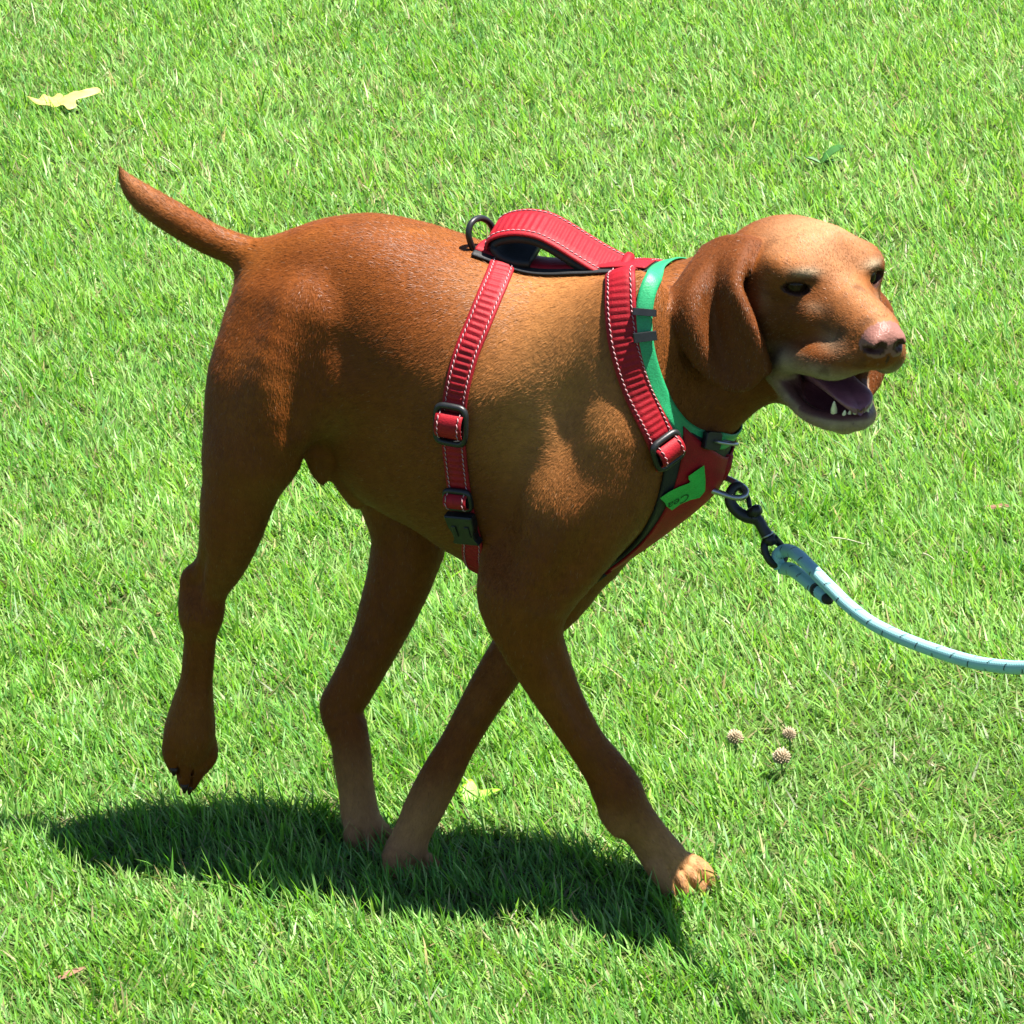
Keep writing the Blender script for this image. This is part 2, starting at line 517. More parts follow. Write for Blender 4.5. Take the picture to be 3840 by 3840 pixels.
def trunk(p):
    q = p - P0
    s, la, z = q @ U, q @ V, p[:, 2]
    sc = np.clip(s, STd[0, 0], STd[-1, 0])
    cz = np.interp(sc, STd[:, 0], STd[:, 1]); hz = np.interp(sc, STd[:, 0], STd[:, 2]); w = np.interp(sc, STd[:, 0], STd[:, 3])
    up = (z - cz) / hz
    w = w * (1.0 - 0.10 * np.clip(up, 0, 1) ** 2 - 0.30 * np.clip((0.35 - up) / 1.35, 0, 1) ** 1.2)      # widest above the middle, narrowing to the keel
    x, y = la / w, up
    e = 2.5
    ax, ay = np.abs(x) + 1e-6, np.abs(y) + 1e-6
    k0 = (ax ** e + ay ** e) ** (1 / e)
    k1 = k0 ** (1 - e) * np.sqrt((ax ** (e - 1) / w) ** 2 + (ay ** (e - 1) / hz) ** 2)
    d = (k0 - 1) / k1
    ds = np.abs(s - sc)
    return np.where(ds > 0, np.sqrt(np.maximum(d, 0) ** 2 + ds ** 2) + np.minimum(d, 0) * (ds < 1e-4), d)
D.add(trunk, W(1800, 1450, 0), 0.36, 0.03, '+', -U * 0.9 - Z * 0.35, 1)

# --- neck
leg([(2250, 1260, 0, 215), (2440, 1215, 0.004, 192), (2640, 1135, 0.018, 172), (2790, 1085, 0.026, 150)], 0.05, 2, -U * 0.6 - Z * 0.6)
leg([(2380, 1560, 0, 260), (2560, 1440, 0.004, 198), (2720, 1400, 0.014, 176), (2850, 1345, 0.012, 156)], 0.05, 2, -U * 0.6 - Z * 0.6)
# --- shoulder blade and upper arm, both sides
for s in (-1, 1):                                                                                          # shoulder blade
    D.ell(W(2265 + (60 if s > 0 else 0), 1450, s * 0.060), (0.052, 0.032, 0.115), [U * 0.94 - Z * 0.34, V, Z * 0.94 + U * 0.34], 0.05, tag=1, flow=-U * 0.5 - Z)
leg([(2330, 1640, -0.076, 155), (2265, 1850, -0.082, 160), (2125, 2080, -0.088, 142), (1990, 2230, -0.088, 118)], 0.035, 1, -U * 0.2 - Z)
leg([(2110, 1880, -0.082, 175), (1985, 2160, -0.090, 128)], 0.04, 1, -Z)
leg([(2400, 1700, 0.080, 150), (2250, 2000, 0.085, 150), (2080, 2210, 0.080, 118)], 0.035, 1, -Z)
# near fore leg
leg([(1905, 2120, -0.090, 70), (1862, 2240, -0.092, 60), (1880, 2310, -0.090, 50)], 0.025, 3, -Z)          # point of the elbow
leg([(1990, 2230, -0.088, 122), (1978, 2350, -0.086, 128), (2030, 2485, -0.074, 108), (2108, 2640, -0.060, 86), (2193, 2780, -0.046, 74),
     (2275, 2895, -0.034, 84), (2312, 2960, -0.030, 94), (2352, 3040, -0.022, 88), (2425, 3130, -0.012, 76), (2495, 3225, -0.004, 84)], 0.02, 3)
leg([(2300, 3060, -0.040, 42), (2318, 3105, -0.040, 30)], 0.012, 3, -Z)                                    # carpal pad
# far fore leg
leg([(2080, 2210, 0.078, 120), (1990, 2360, 0.062, 100), (1900, 2480, 0.047, 86), (1815, 2615, 0.032, 76), (1722, 2780, 0.016, 68),
     (1655, 2905, 0.004, 76), (1595, 3020, -0.006, 76), (1548, 3120, -0.014, 70), (1520, 3195, -0.018, 80)], 0.02, 3)
# near hind leg
leg([(1150, 1190, -0.062, 150), (1075, 1420, -0.072, 168), (980, 1690, -0.068, 150)], 0.022, 4, -Z)
leg([(1000, 1150, -0.034, 118), (915, 1400, -0.052, 136), (880, 1700, -0.060, 116)], 0.030, 4, -Z)
leg([(955, 1690, -0.066, 158), (896, 1850, -0.064, 142), (866, 1990, -0.061, 118), (836, 2110, -0.056, 88), (795, 2215, -0.049, 58), (770, 2300, -0.045, 54)], 0.014, 4, -Z)
leg([(838, 1950, -0.058, 56), (768, 2100, -0.050, 30), (712, 2162, -0.047, 33), (712, 2230, -0.045, 36), (722, 2300, -0.044, 40)], 0.010, 4, -Z)   # tendon and heel
leg([(757, 2290, -0.045, 60), (750, 2400, -0.040, 60), (738, 2540, -0.034, 60), (722, 2650, -0.028, 80), (712, 2740, -0.024, 96), (705, 2800, -0.022, 84)], 0.02, 4, -Z)
# far hind leg
leg([(1230, 1250, 0.050, 190), (1430, 1650, 0.075, 185), (1530, 1960, 0.080, 150), (1512, 2120, 0.076, 130), (1455, 2290, 0.068, 110), (1390, 2450, 0.060, 88),
     (1325, 2590, 0.052, 74), (1292, 2655, 0.047, 70), (1308, 2740, 0.043, 72), (1322, 2850, 0.038, 72), (1336, 2960, 0.034, 68), (1352, 3060, 0.031, 72), (1368, 3105, 0.030, 76)], 0.022, 4, -Z)
leg([(1390, 2420, 0.056, 45), (1290, 2570, 0.047, 42), (1243, 2640, 0.044, 33), (1262, 2700, 0.043, 36)], 0.018, 4, -Z)
# loin, hip bone, belly fold
leg([(1330, 1420, -0.060, 110), (1160, 1560, -0.058, 50)], 0.03, 1, -U - Z)                                # flank fold
leg([(1560, 1700, 0.0, 240), (1340, 1740, 0.0, 110), (1220, 1640, -0.01, 55)], 0.025, 1, -U)
leg([(1320, 1840, -0.012, 36), (1335, 1880, -0.012, 26)], 0.015, 1, -Z)
leg([(1185, 1700, -0.02, 34), (1190, 1760, -0.02, 26), (1204, 1805, -0.02, 12)], 0.015, 1, -Z)
# tail
leg([(1060, 1005, 0, 80), (985, 968, 0, 66), (920, 946, 0, 61), (795, 900, 0, 60), (656, 820, 0, 61), (545, 748, 0, 53), (490, 698, 0, 36), (462, 658, 0, 18), (450, 634, 0, 6)], 0.03, 5)
# creases between muscles and beside tendons, cut just under the surface the camera sees
def crease(pts, k):
    P_ = []
    rm = max(r for _, _, r in pts)
    for x, y, r in pts:
        lo_, hi_ = 0.0, -0.16
        for _ in range(22):
            m_ = (lo_ + hi_) / 2
            if D(W(x, y, m_)[None])[0] < 0: lo_ = m_
            else: hi_ = m_
        P_.append(W(x, y, lo_ - r * 0.35 - (1 - r / rm) * k * 0.85))           # the ends lift clear of the skin and fade
    D.chain(P_, [r for _, _, r in pts], k, '-', tag=17)
crease([(1110, 1080, 0.001), (1118, 1250, 0.007), (1112, 1450, 0.010), (1122, 1600, 0.007)], 0.030)      # thigh and flank
crease([(1985, 1330, 0.001), (1950, 1480, 0.004), (1905, 1650, 0.008), (1870, 1850, 0.010), (1855, 2060, 0.008)], 0.040)      # behind the upper arm
crease([(2150, 1240, 0.001), (2140, 1400, 0.004), (2115, 1560, 0.006), (2085, 1720, 0.001)], 0.030)                           # edge of the shoulder blade
crease([(2260, 1940, 0.002), (2160, 2120, 0.005), (2070, 2260, 0.003)], 0.026)
crease([(2075, 2440, 0.003), (2140, 2600, 0.0045), (2225, 2760, 0.0035)], 0.012)                         # forearm
crease([(760, 2080, 0.002), (748, 2150, 0.0042), (742, 2230, 0.0036), (746, 2290, 0.002)], 0.008)        # beside the heel
crease([(752, 2420, 0.002), (742, 2560, 0.003), (735, 2650, 0.002)], 0.008)
# paws: toes as short chains with a knuckle
def unit_(v): return v / np.linalg.norm(v)
def toes(chains, tag):
    """toes side by side, with a groove cut between each pair"""
    for c in chains:
        leg(c, 0.0035, tag)
    for a, b in zip(chains[:-1], chains[1:]):
        pa = [W(x, y, l * 0.84) for x, y, l, r in a]; pb = [W(x, y, l * 0.84) for x, y, l, r in b]
        g_ = [(p + q) / 2 for p, q in zip(pa, pb)]
        out = unit_(np.array([0.25, -0.75, 0.6]))
        rr = [min(s[3], t[3]) * mpp(g_[0]) for s, t in zip(a, b)]
        D.chain([g_[0] * 0.6 + g_[1] * 0.4 + out * rr[0] * 1.0, g_[1] + out * rr[1] * 0.85, g_[2] + out * rr[2] * 0.5], [0.0012, 0.0020, 0.0028], 0.0035, '-', tag=16)
def shift(chains, dl): return [[(a, b, c + dl, r) for a, b, c, r in ch] for ch in chains]
toes(shift([[(2535, 3225, 0.010, 46), (2608, 3256, 0.012, 46), (2655, 3292, 0.012, 33)], [(2520, 3245, -0.002, 47), (2582, 3285, -0.004, 47), (2622, 3326, -0.006, 34)],
      [(2498, 3255, -0.014, 46), (2540, 3300, -0.018, 45), (2568, 3342, -0.020, 32)], [(2465, 3245, -0.026, 40), (2490, 3298, -0.030, 38), (2510, 3345, -0.032, 26)]], 0.002), 6)
toes(shift([[(1545, 3210, 0.010, 42), (1600, 3235, 0.010, 40), (1640, 3265, 0.010, 27)], [(1530, 3225, 0.0, 44), (1575, 3260, -0.002, 42), (1605, 3290, -0.004, 27)],
      [(1500, 3230, -0.010, 44), (1530, 3270, -0.014, 40), (1552, 3300, -0.016, 27)], [(1470, 3215, -0.020, 40), (1472, 3260, -0.026, 38), (1485, 3295, -0.028, 25)]], -0.020), 6)
toes(shift([[(1395, 3095, 0.010, 40), (1435, 3125, 0.010, 38), (1465, 3155, 0.008, 26)], [(1385, 3110, 0.0, 42), (1415, 3145, -0.002, 40), (1440, 3175, -0.004, 27)],
      [(1360, 3115, -0.010, 42), (1375, 3155, -0.014, 40), (1390, 3185, -0.016, 27)], [(1330, 3100, -0.018, 38), (1325, 3140, -0.024, 36), (1335, 3175, -0.026, 25)]], 0.032), 6)
toes([[(760, 2760, -0.012, 46), (778, 2830, -0.010, 40), (752, 2890, -0.008, 24)], [(735, 2790, -0.020, 46), (738, 2870, -0.020, 40), (715, 2945, -0.018, 22)],
      [(695, 2790, -0.030, 46), (690, 2865, -0.032, 40), (692, 2940, -0.030, 22)], [(660, 2750, -0.038, 44), (645, 2820, -0.040, 38), (652, 2880, -0.038, 22)]], 6)

# --- head, in its own axes: h forward, l to its left, k up; origin midway between the eyes
HY = R(65)
Hh = np.array([math.cos(HY), -math.sin(HY), -0.03]); Hh /= np.linalg.norm(Hh)
Hl = np.array([math.sin(HY), math.cos(HY), 0.0])
Hk = np.cross(Hh, Hl); Hk /= np.linalg.norm(Hk)
if Hk[2] < 0: Hk = -Hk
HO = W(3130, 1050, -0.030)
HAX = np.array([Hh, Hl, Hk])
def H(f, l, k): return HO + Hh * f + Hl * l + Hk * k
def to_head(p): return (np.asarray(p) - HO) @ HAX.T
BACK = -Hh
FL = -Hh * 0.8 - Z * 0.3
D.ell(H(-0.060, 0, -0.010), (0.066, 0.056, 0.0425), HAX, 0.030, tag=7, flow=BACK)
D.ell(H(-0.036, 0.0, 0.0070), (0.044, 0.043, 0.0325), HAX, 0.018, tag=7, flow=BACK)
D.cone(H(-0.10, 0, -0.018), H(-0.15, 0.0, -0.052), 0.040, 0.048, 0.04, tag=7, flow=BACK)
D.ell(H(-0.055, 0, -0.048), (0.058, 0.046, 0.042), HAX, 0.03, tag=7, flow=FL)
for s in (-1, 1):
    D.ell(H(-0.011, s * 0.029, 0.0125), (0.023, 0.019, 0.0105), HAX, 0.016, tag=7, flow=BACK)          # brow
    D.ell(H(-0.026, s * 0.0465, 0.001), (0.023, 0.010, 0.017), HAX, 0.016, tag=7, flow=BACK)          # outer rim of the socket
    D.ell(H(-0.050, s * 0.045, -0.034), (0.036, 0.018, 0.032), HAX, 0.022, tag=7, flow=FL)           # cheek
    D.ell(H(-0.004, s * 0.030, -0.028), (0.026, 0.013, 0.018), HAX, 0.016, tag=7, flow=FL)           # below the eye
D.cone(H(-0.020, 0, -0.014), H(0.074, 0, -0.026), 0.030, 0.0205, 0.020, tag=8, flow=BACK)            # bridge of the muzzle
D.cone(H(-0.010, 0, -0.045), H(0.066, 0, -0.038), 0.034, 0.0235, 0.018, tag=8, flow=BACK)
for s in (-1, 1):
    D.chain([H(0.086, s * 0.008, -0.042), H(0.071, s * 0.018, -0.049), H(0.050, s * 0.026, -0.0585), H(0.022, s * 0.032, -0.0635), H(-0.006, s * 0.037, -0.072), H(-0.026, s * 0.039, -0.086)],
            [0.0100, 0.0140, 0.0165, 0.0150, 0.0118, 0.0085], 0.012, tag=9, flow=FL)                 # flews
D.chain([H(0.087, 0, -0.040), H(0.084, 0, -0.048)], [0.010, 0.006], 0.010, tag=9, flow=FL)
# lower jaw: two rails and a floor
for s in (-1, 1):
    D.chain([H(-0.030, s * 0.040, -0.092), H(-0.014, s * 0.037, -0.104), H(0.010, s * 0.031, -0.116), H(0.032, s * 0.020, -0.119), H(0.045, s * 0.006, -0.117)],
            [0.0070, 0.0068, 0.0072, 0.0085, 0.0095], 0.008, tag=10, flow=-Hh * 0.6 - Z * 0.5)
D.cone(H(-0.060, 0, -0.100), H(0.026, 0, -0.1235), 0.026, 0.0125, 0.014, tag=10, flow=BACK)
D.cone(H(-0.095, 0, -0.078), H(-0.045, 0, -0.096), 0.042, 0.030, 0.03, tag=10, flow=BACK)            # throat
# mouth cavity
D.ell(H(0.020, 0, -0.088), (0.066, 0.0265, 0.0225), HAX, 0.005, '-', tag=11)
D.ell(H(0.052, 0, -0.080), (0.040, 0.0160, 0.0180), HAX, 0.006, '-', tag=11)
D.ell(H(0.010, 0, -0.104), (0.040, 0.0245, 0.0140), HAX, 0.004, '-', tag=11)
# nose leather and nostrils
D.ell(H(0.0890, 0, -0.0268), (0.0140, 0.0168, 0.0130), HAX, 0.006, tag=12, flow=BACK)
for s in (-1, 1):
    D.ell(H(0.0940, s * 0.0105, -0.0310), (0.0112, 0.0088, 0.0102), HAX, 0.005, tag=12, flow=BACK)
    D.ell(H(0.1060, s * 0.0096, -0.0328), (0.0080, 0.0048, 0.0054), HAX, 0.003, '-', tag=13)
    D.ell(H(0.0985, s * 0.0165, -0.0348), (0.0080, 0.0050, 0.0018), HAX, 0.003, '-', tag=13)
D.cone(H(0.1065, 0, -0.034), H(0.0975, 0, -0.058), 0.0012, 0.0012, 0.003, '-', tag=13)
# eyes: lids round a ball, then a slit
EYES = []
for s in (-1, 1):
    e = H(-0.0095, s * 0.0335, -0.002)
    a = R(27) * s
    ed = Hh * math.cos(a) + Hl * math.sin(a) + Hk * 0.05
    ed /= np.linalg.norm(ed)
    es = np.cross(ed, Hk); es /= np.linalg.norm(es)
    eu = np.cross(es, ed)
    if eu @ Hk < 0: eu = -eu
    EYES.append((e, ed, es, eu))
    D.ell(e, (0.0150, 0.0165, 0.0150), [ed, es, eu], 0.007, tag=7, flow=BACK)
    open_ = 0.0047 if s < 0 else 0.0064
    D.ell(e + ed * 0.0135 - eu * 0.0008, (0.0090, 0.0118, open_), [ed, es + eu * 0.12 * s, eu], 0.0025, '-', tag=14)
# ears: a thin sheet of ribs hanging from the side of the skull, folded along its length
def ear(s):
    # rows from the attachment down, columns from front edge to rear edge: pixel and distance from the dog's midplane
    rows = [[(2818, 930, -.014), (2782, 922, -.011), (2737, 920, -.008), (2692, 932, -.005), (2652, 960, -.003)],
            [(2785, 990, -.038), (2745, 985, -.033), (2700, 995, -.028), (2640, 1015, -.033), (2582, 1045, -.032)],
            [(2760, 1065, -.054), (2715, 1080, -.046), (2670, 1095, -.040), (2600, 1110, -.058), (2522, 1142, -.052)],
            [(2795, 1160, -.062), (2735, 1180, -.052), (2675, 1200, -.044), (2605, 1210, -.066), (2546, 1208, -.060)],
            [(2845, 1275, -.064), (2770, 1310, -.056), (2700, 1325, -.050), (2632, 1310, -.064), (2578, 1288, -.060)],
            [(2878, 1380, -.060), (2810, 1440, -.057), (2740, 1445, -.054), (2670, 1408, -.060), (2612, 1342, -.058)]]
    P_ = np.array([[to_head(W(*q)) for q in r] for r in rows])
    if s > 0:
        P_ = P_ * np.array([1, -1, 1]) + np.array([0, -0.024, -0.028])
    G_ = HO + P_ @ HAX
    cols = 18
    x = np.linspace(0, 4, cols)
    P = np.stack([np.stack([crom(G_[r][:, a], x) for a in range(3)], 1) for r in range(6)])
    th = np.array((0.0060, 0.0048, 0.0040, 0.0037, 0.0035, 0.0031))
    for c in range(cols):
        edge = 1.0 if 0 < c < cols - 1 else 1.35
        D.chain(P[:, c], th * edge, 0.008, tag=15, flow=-Z, sub=3)
ear(-1); ear(1)

VOX = 0.0022
dv, df = D.polygonise(VOX)
D2 = Field()                                                    # trunk and neck alone: what the straps lie on
D2.items = [it for it in D.items if it[6] in (1, 2)]
tv2, tf2 = D2.polygonise(0.005)

# ---------------------------------------------------------------- coat colour and short hair
def sstep(a, b, x):
    t = np.clip((x - a) / (b - a), 0, 1)
    return t * t * (3 - 2 * t)

def unit_rows(a):
    return a / np.maximum(np.linalg.norm(a, axis=1), 1e-12)[:, None]
def vnormals(v, f):
    n = np.cross(v[f[:, 2]] - v[f[:, 0]], v[f[:, 3]] - v[f[:, 1]])
    o = np.stack([np.bincount(f.ravel(), np.repeat(n[:, a], 4), len(v)) for a in range(3)], 1)
    return o / np.maximum(np.linalg.norm(o, axis=1), 1e-12)[:, None]
dn = vnormals(dv, df)

# which solid each vertex belongs to, and which way its hair lies
best = np.full(len(dv), 9.0); tagv = np.zeros(len(dv), int); flow = np.zeros((len(dv), 3))
neg = np.full(len(dv), 9.0); ntag = np.zeros(len(dv), int)
for fn, c, r, k, op, fl, tag in D.items:
    m = np.where(np.linalg.norm(dv - c, axis=1) < r + 0.02)[0]
    if not len(m): continue
    d_ = np.abs(fn(dv[m])) if op == '-' else fn(dv[m])
    if op == '-':
        u = m[d_ < neg[m]]; neg[m] = np.minimum(neg[m], d_); ntag[u] = tag
    else:
        sel = d_ < best[m]; u = m[sel]
        best[u] = d_[sel]; tagv[u] = tag
        flow[u] = fl(dv[u]) if callable(fl) else fl
cut = np.where(neg < 0.0022, ntag, 0)

hp = to_head(dv)
HF, HL, HK = hp[:, 0], hp[:, 1], hp[:, 2]
on_head = np.isin(tagv, (7, 8, 9, 10, 12, 15))
n1 = noise3(dv, 14, 1); n2 = noise3(dv, 60, 2); n3 = noise3(dv, 220, 3)
def mix(c, col, w):
    return c * (1 - w[:, None]) + np.array(col) * w[:, None]
coat = np.tile(np.array([0.128, 0.0335, 0.0040]), (len(dv), 1))
coat = mix(coat, (0.165, 0.052, 0.0075), sstep(0.45, 0.75, n1) * 0.6)
coat = mix(coat, (0.085, 0.024, 0.004), sstep(0.55, 0.8, noise3(dv, 26, 8)) * 0.35)
sd = (dv - P0) @ U
# golden shoulder and paler feet, both with sunlight painted in; paler inner belly, tail greying a little
coat = mix(coat, (0.340, 0.155, 0.050), np.exp(-(((sd - 0.12) / 0.080) ** 2)) * np.isin(tagv, (1, 2)) * sstep(0.36, 0.50, dv[:, 2]) * (0.45 + 0.7 * (n1 - 0.3)))
coat = mix(coat, (0.330, 0.165, 0.068), np.isin(tagv, (3, 4, 6)) * sstep(0.12, 0.025, dv[:, 2] + 0.03 * (n1 - 0.5)) * 0.85 * (sd > -0.22))
coat = mix(coat, (0.160, 0.075, 0.018), np.isin(tagv, (1, 4)) * sstep(-0.1, -0.8, dn[:, 2]) * 0.6)
coat = mix(coat, (0.230, 0.105, 0.040), (tagv == 5) * sstep(-0.24, -0.40, sd) * 0.8)
# face: crown and bridge pale, partly sunlight painted in, frosted brows, muzzle and chin, darker creases
hd = on_head * (tagv != 15)
coat = mix(coat, (0.300, 0.150, 0.070), hd * sstep(0.012, 0.036, HK) * sstep(-0.14, -0.05, HF) * (0.5 + 0.5 * n1))
coat = mix(coat, (0.250, 0.115, 0.048), hd * np.exp(-((HL / 0.020) ** 2)) * sstep(-0.02, 0.01, HF) * sstep(-0.038, -0.015, HK) * 0.7)
coat = mix(coat, (0.130, 0.046, 0.012), hd * np.exp(-(((HF + 0.004) / 0.020) ** 2 + ((HL - 0.012) / 0.016) ** 2 + ((HK - 0.026) / 0.016) ** 2)) * 0.75)
for s in (-1, 1):
    coat = mix(coat, (0.085, 0.025, 0.005), hd * sstep(0.026, 0.040, s * HL) * sstep(0.010, -0.012, HK) * sstep(0.030, 0.0, HF) * 0.85)  # shade on the sides of the face, painted into the coat
frost = np.array((0.270, 0.205, 0.130))
w = hd * sstep(-0.050, -0.070, HK) * sstep(-0.045, 0.0, HF) * 0.75
w = np.maximum(w, hd * np.isin(tagv, (10,)) * sstep(-0.06, -0.02, HF) * 0.75)
for s in (-1, 1):
    g = lambda f, l, k, a_, b_, c_: np.exp(-(((HF - f) / a_) ** 2 + ((HL - s * l) / b_) ** 2 + ((HK - k) / c_) ** 2))
    w = np.maximum(w, hd * g(0.004, 0.033, 0.0135, 0.020, 0.013, 0.0045) * 0.95)      # brow
    w = np.maximum(w, hd * g(0.014, 0.026, -0.0165, 0.014, 0.008, 0.0050) * 0.6)     # below the eye
    w = np.maximum(w, hd * g(-0.022, 0.046, -0.018, 0.006, 0.014, 0.012) * 0.35)
    w = np.maximum(w, hd * g(0.055, 0.024, -0.040, 0.020, 0.014, 0.010) * 0.55)       # whisker pad
coat = mix(coat, frost, np.clip(w * (0.45 + 1.0 * n2), 0, 0.95))
for s in (-1, 1):
    g = lambda f, l, k, a_, b_, c_: np.exp(-(((HF - f) / a_) ** 2 + ((HL - s * l) / b_) ** 2 + ((HK - k) / c_) ** 2))
    dk_ = g(0.013, 0.0205, -0.0075, 0.010, 0.0045, 0.0050) * 0.85                      # tear corner
    dk_ = np.maximum(dk_, g(0.004, 0.034, 0.0062, 0.016, 0.014, 0.0022) * 0.75)       # upper lid
    dk_ = np.maximum(dk_, g(0.040, 0.026, -0.0300, 0.022, 0.012, 0.0030) * 0.45)
    coat = mix(coat, (0.030, 0.012, 0.006), hd * np.clip(dk_, 0, 1))
coat = mix(coat, (0.060, 0.024, 0.009), hd * np.isin(tagv, (8, 9)) * sstep(0.60, 0.78, n2) * sstep(0.0, 0.03, HF) * 0.55)
coat = mix(coat, (0.082, 0.023, 0.0045), (tagv == 15) * (0.75 - 0.35 * sstep(0.5, 0.7, n1)))  # ears darkened in colour for the shade they hang in
coat *= (0.80 + 0.40 * n3)[:, None]
# bare skin
nose = (tagv == 12).astype(float)
coat = mix(coat, (0.175, 0.080, 0.064), nose * sstep(0.0800, 0.0860, HF + 0.20 * (HK + 0.03)))
inm = (cut == 11)
coat = mix(coat, (0.120, 0.034, 0.036), inm * 1.0)
inward = (dn * unit_rows(H(0.015, 0, -0.092) - dv)).sum(1)
inw = np.where((HF > 0.01) & (HK > -0.1165), sstep(-0.95, -0.45, inward), sstep(-0.45, 0.05, inward))
lip = inw * on_head * (np.where(HK < -0.098, sstep(0.012, 0.006, neg), sstep(0.007, 0.003, neg)) * (ntag == 11)) * (~inm) * (HF > -0.04)
coat = mix(coat, (0.075, 0.030, 0.026), lip * 0.9)
low = inw * on_head * (tagv == 10) * (HF > -0.035) * sstep(-0.1175, -0.1135, HK - 0.10 * np.maximum(HF, 0) * 0) * (~inm)
coat = mix(coat, (0.070, 0.022, 0.022), low * 0.85)
lip = np.maximum(lip, low)
coat = mix(coat, (0.040, 0.014, 0.010), (cut == 13) * 0.95)
coat = mix(coat, (0.030, 0.012, 0.008), (cut == 14) * 0.95)
bare = (nose > 0.5) | inm | np.isin(cut, (13, 14)) | (lip > 0.6)

def coat_material(name, bump=True, spec=0.13, rough=0.5):
    M = Mat(name)
    b = M.n('ShaderNodeBsdfPrincipled')
    at = M.n('ShaderNodeAttribute', attribute_name='coat')
    M.l(at.outputs['Color'], b.inputs['Base Color'])
    b.inputs['Roughness'].default_value = rough
    b.inputs['Specular IOR Level'].default_value = spec
    b.inputs['Sheen Weight'].default_value = 0.02
    b.inputs['Sheen Roughness'].default_value = 0.4
    b.inputs['Sheen Tint'].default_value = (0.9, 0.7, 0.5, 1)
    if bump:
        tc = M.n('ShaderNodeTexCoord')
        nz = M.n('ShaderNodeTexNoise'); nz.inputs['Scale'].default_value = 420; nz.inputs['Detail'].default_value = 3
        M.l(tc.outputs['Object'], nz.inputs['Vector'])
        bp = M.n('ShaderNodeBump'); bp.inputs['Strength'].default_value = 0.55; bp.inputs['Distance'].default_value = 0.0012
        M.l(nz.outputs['Fac'], bp.inputs['Height']); M.l(bp.outputs[0], b.inputs['Normal'])
        wet = M.n('ShaderNodeAttribute', attribute_name='bare')
        mr = M.n('ShaderNodeMapRange')
        mr.inputs['To Min'].default_value, mr.inputs['To Max'].default_value = 0.66, 0.40
        M.l(wet.outputs['Fac'], mr.inputs['Value']); M.l(mr.outputs[0], b.inputs['Roughness'])
    M.l(b.outputs[0], M.out.inputs[0])
    return M.m

dog = bpy.data.objects.new('dog', None)
COL.objects.link(dog)
dog.location = (float(P0[0]), float(P0[1]), 0)
dog['label'] = 'short-haired russet brown dog walking across the lawn with its mouth open'
dog['category'] = 'dog'
def to_parent(ob, root):
    if ob.name.startswith('stitching'): ob['kind'] = 'stuff'
    ob.parent = root
    ob.matrix_parent_inverse = Matrix.Translation(-Vector(root.location))
    return ob
body = to_parent(mesh_object('body', dv, df, coat_material('coat')), dog)
vcol(body, 'coat', coat)
ba = body.data.attributes.new('bare', 'FLOAT', 'POINT')
ba.data.foreach_set('value', bare.astype(np.float32))

rng = np.random.default_rng(7)
NH = 420000
fa = np.linalg.norm(np.cross(dv[df[:, 2]] - dv[df[:, 0]], dv[df[:, 3]] - dv[df[:, 1]]), axis=1) * 0.5
fa = fa * ~bare[df].any(1)
pf = rng.choice(len(df), NH, p=fa / fa.sum())
a_, b_ = rng.random(NH)[:, None], rng.random(NH)[:, None]
q0, q1, q2, q3 = (df[pf][:, i] for i in range(4))
wts = ((1 - a_) * (1 - b_), a_ * (1 - b_), a_ * b_, (1 - a_) * b_)
def lerpv(arr):
    return arr[q0] * wts[0] + arr[q1] * wts[1] + arr[q2] * wts[2] + arr[q3] * wts[3]
hpnt, hn, hcol, hfl = lerpv(dv), lerpv(dn), lerpv(coat), lerpv(flow)
hn /= np.linalg.norm(hn, axis=1)[:, None]
swirl = np.stack([noise3(hpnt, 9, s) - 0.5 for s in (11, 12, 13)], 1)
hfl = hfl / np.maximum(np.linalg.norm(hfl, axis=1), 1e-9)[:, None] + swirl * 0.9 + rng.normal(0, 0.16, (NH, 3))
hfl -= (hfl * hn).sum(1)[:, None] * hn
hfl /= np.maximum(np.linalg.norm(hfl, axis=1), 1e-9)[:, None]
htag = tagv[q0]
hd_ = on_head[q0]
ln = np.where(hd_, 0.0036, 0.0050) * rng.uniform(0.6, 1.35, NH)
ln = np.where(htag == 6, 0.0045, ln); ln = np.where(htag == 5, ln * 1.25, ln)
lift = np.where(hd_, 0.17, 0.16) * rng.uniform(0.3, 1.7, NH)
side = np.cross(hn, hfl) + hn * rng.normal(0, 0.22, NH)[:, None]
wid = 0.00028 * rng.uniform(0.7, 1.4, NH)
base = hpnt - hn * 0.0005
tip = hpnt + (hfl + hn * lift[:, None]) * ln[:, None]
hv = np.stack([base - side * wid[:, None], base + side * wid[:, None], tip], 1).reshape(-1, 3)
hc = hcol * rng.uniform(0.72, 1.36, NH)[:, None]
pale = rng.random(NH) < 0.02 + 0.10 * hd_
hc[pale] = hc[pale] * 0.6 + np.array((0.26, 0.18, 0.11)) * 0.4
hf = np.arange(NH * 3).reshape(-1, 3)
fur = to_parent(mesh_object('hair', hv, hf, coat_material('hair', False, 0.15, 0.42), smooth=False), dog)
vcol(fur, 'coat', np.repeat(hc, 3, axis=0))
fur['kind'] = 'stuff'

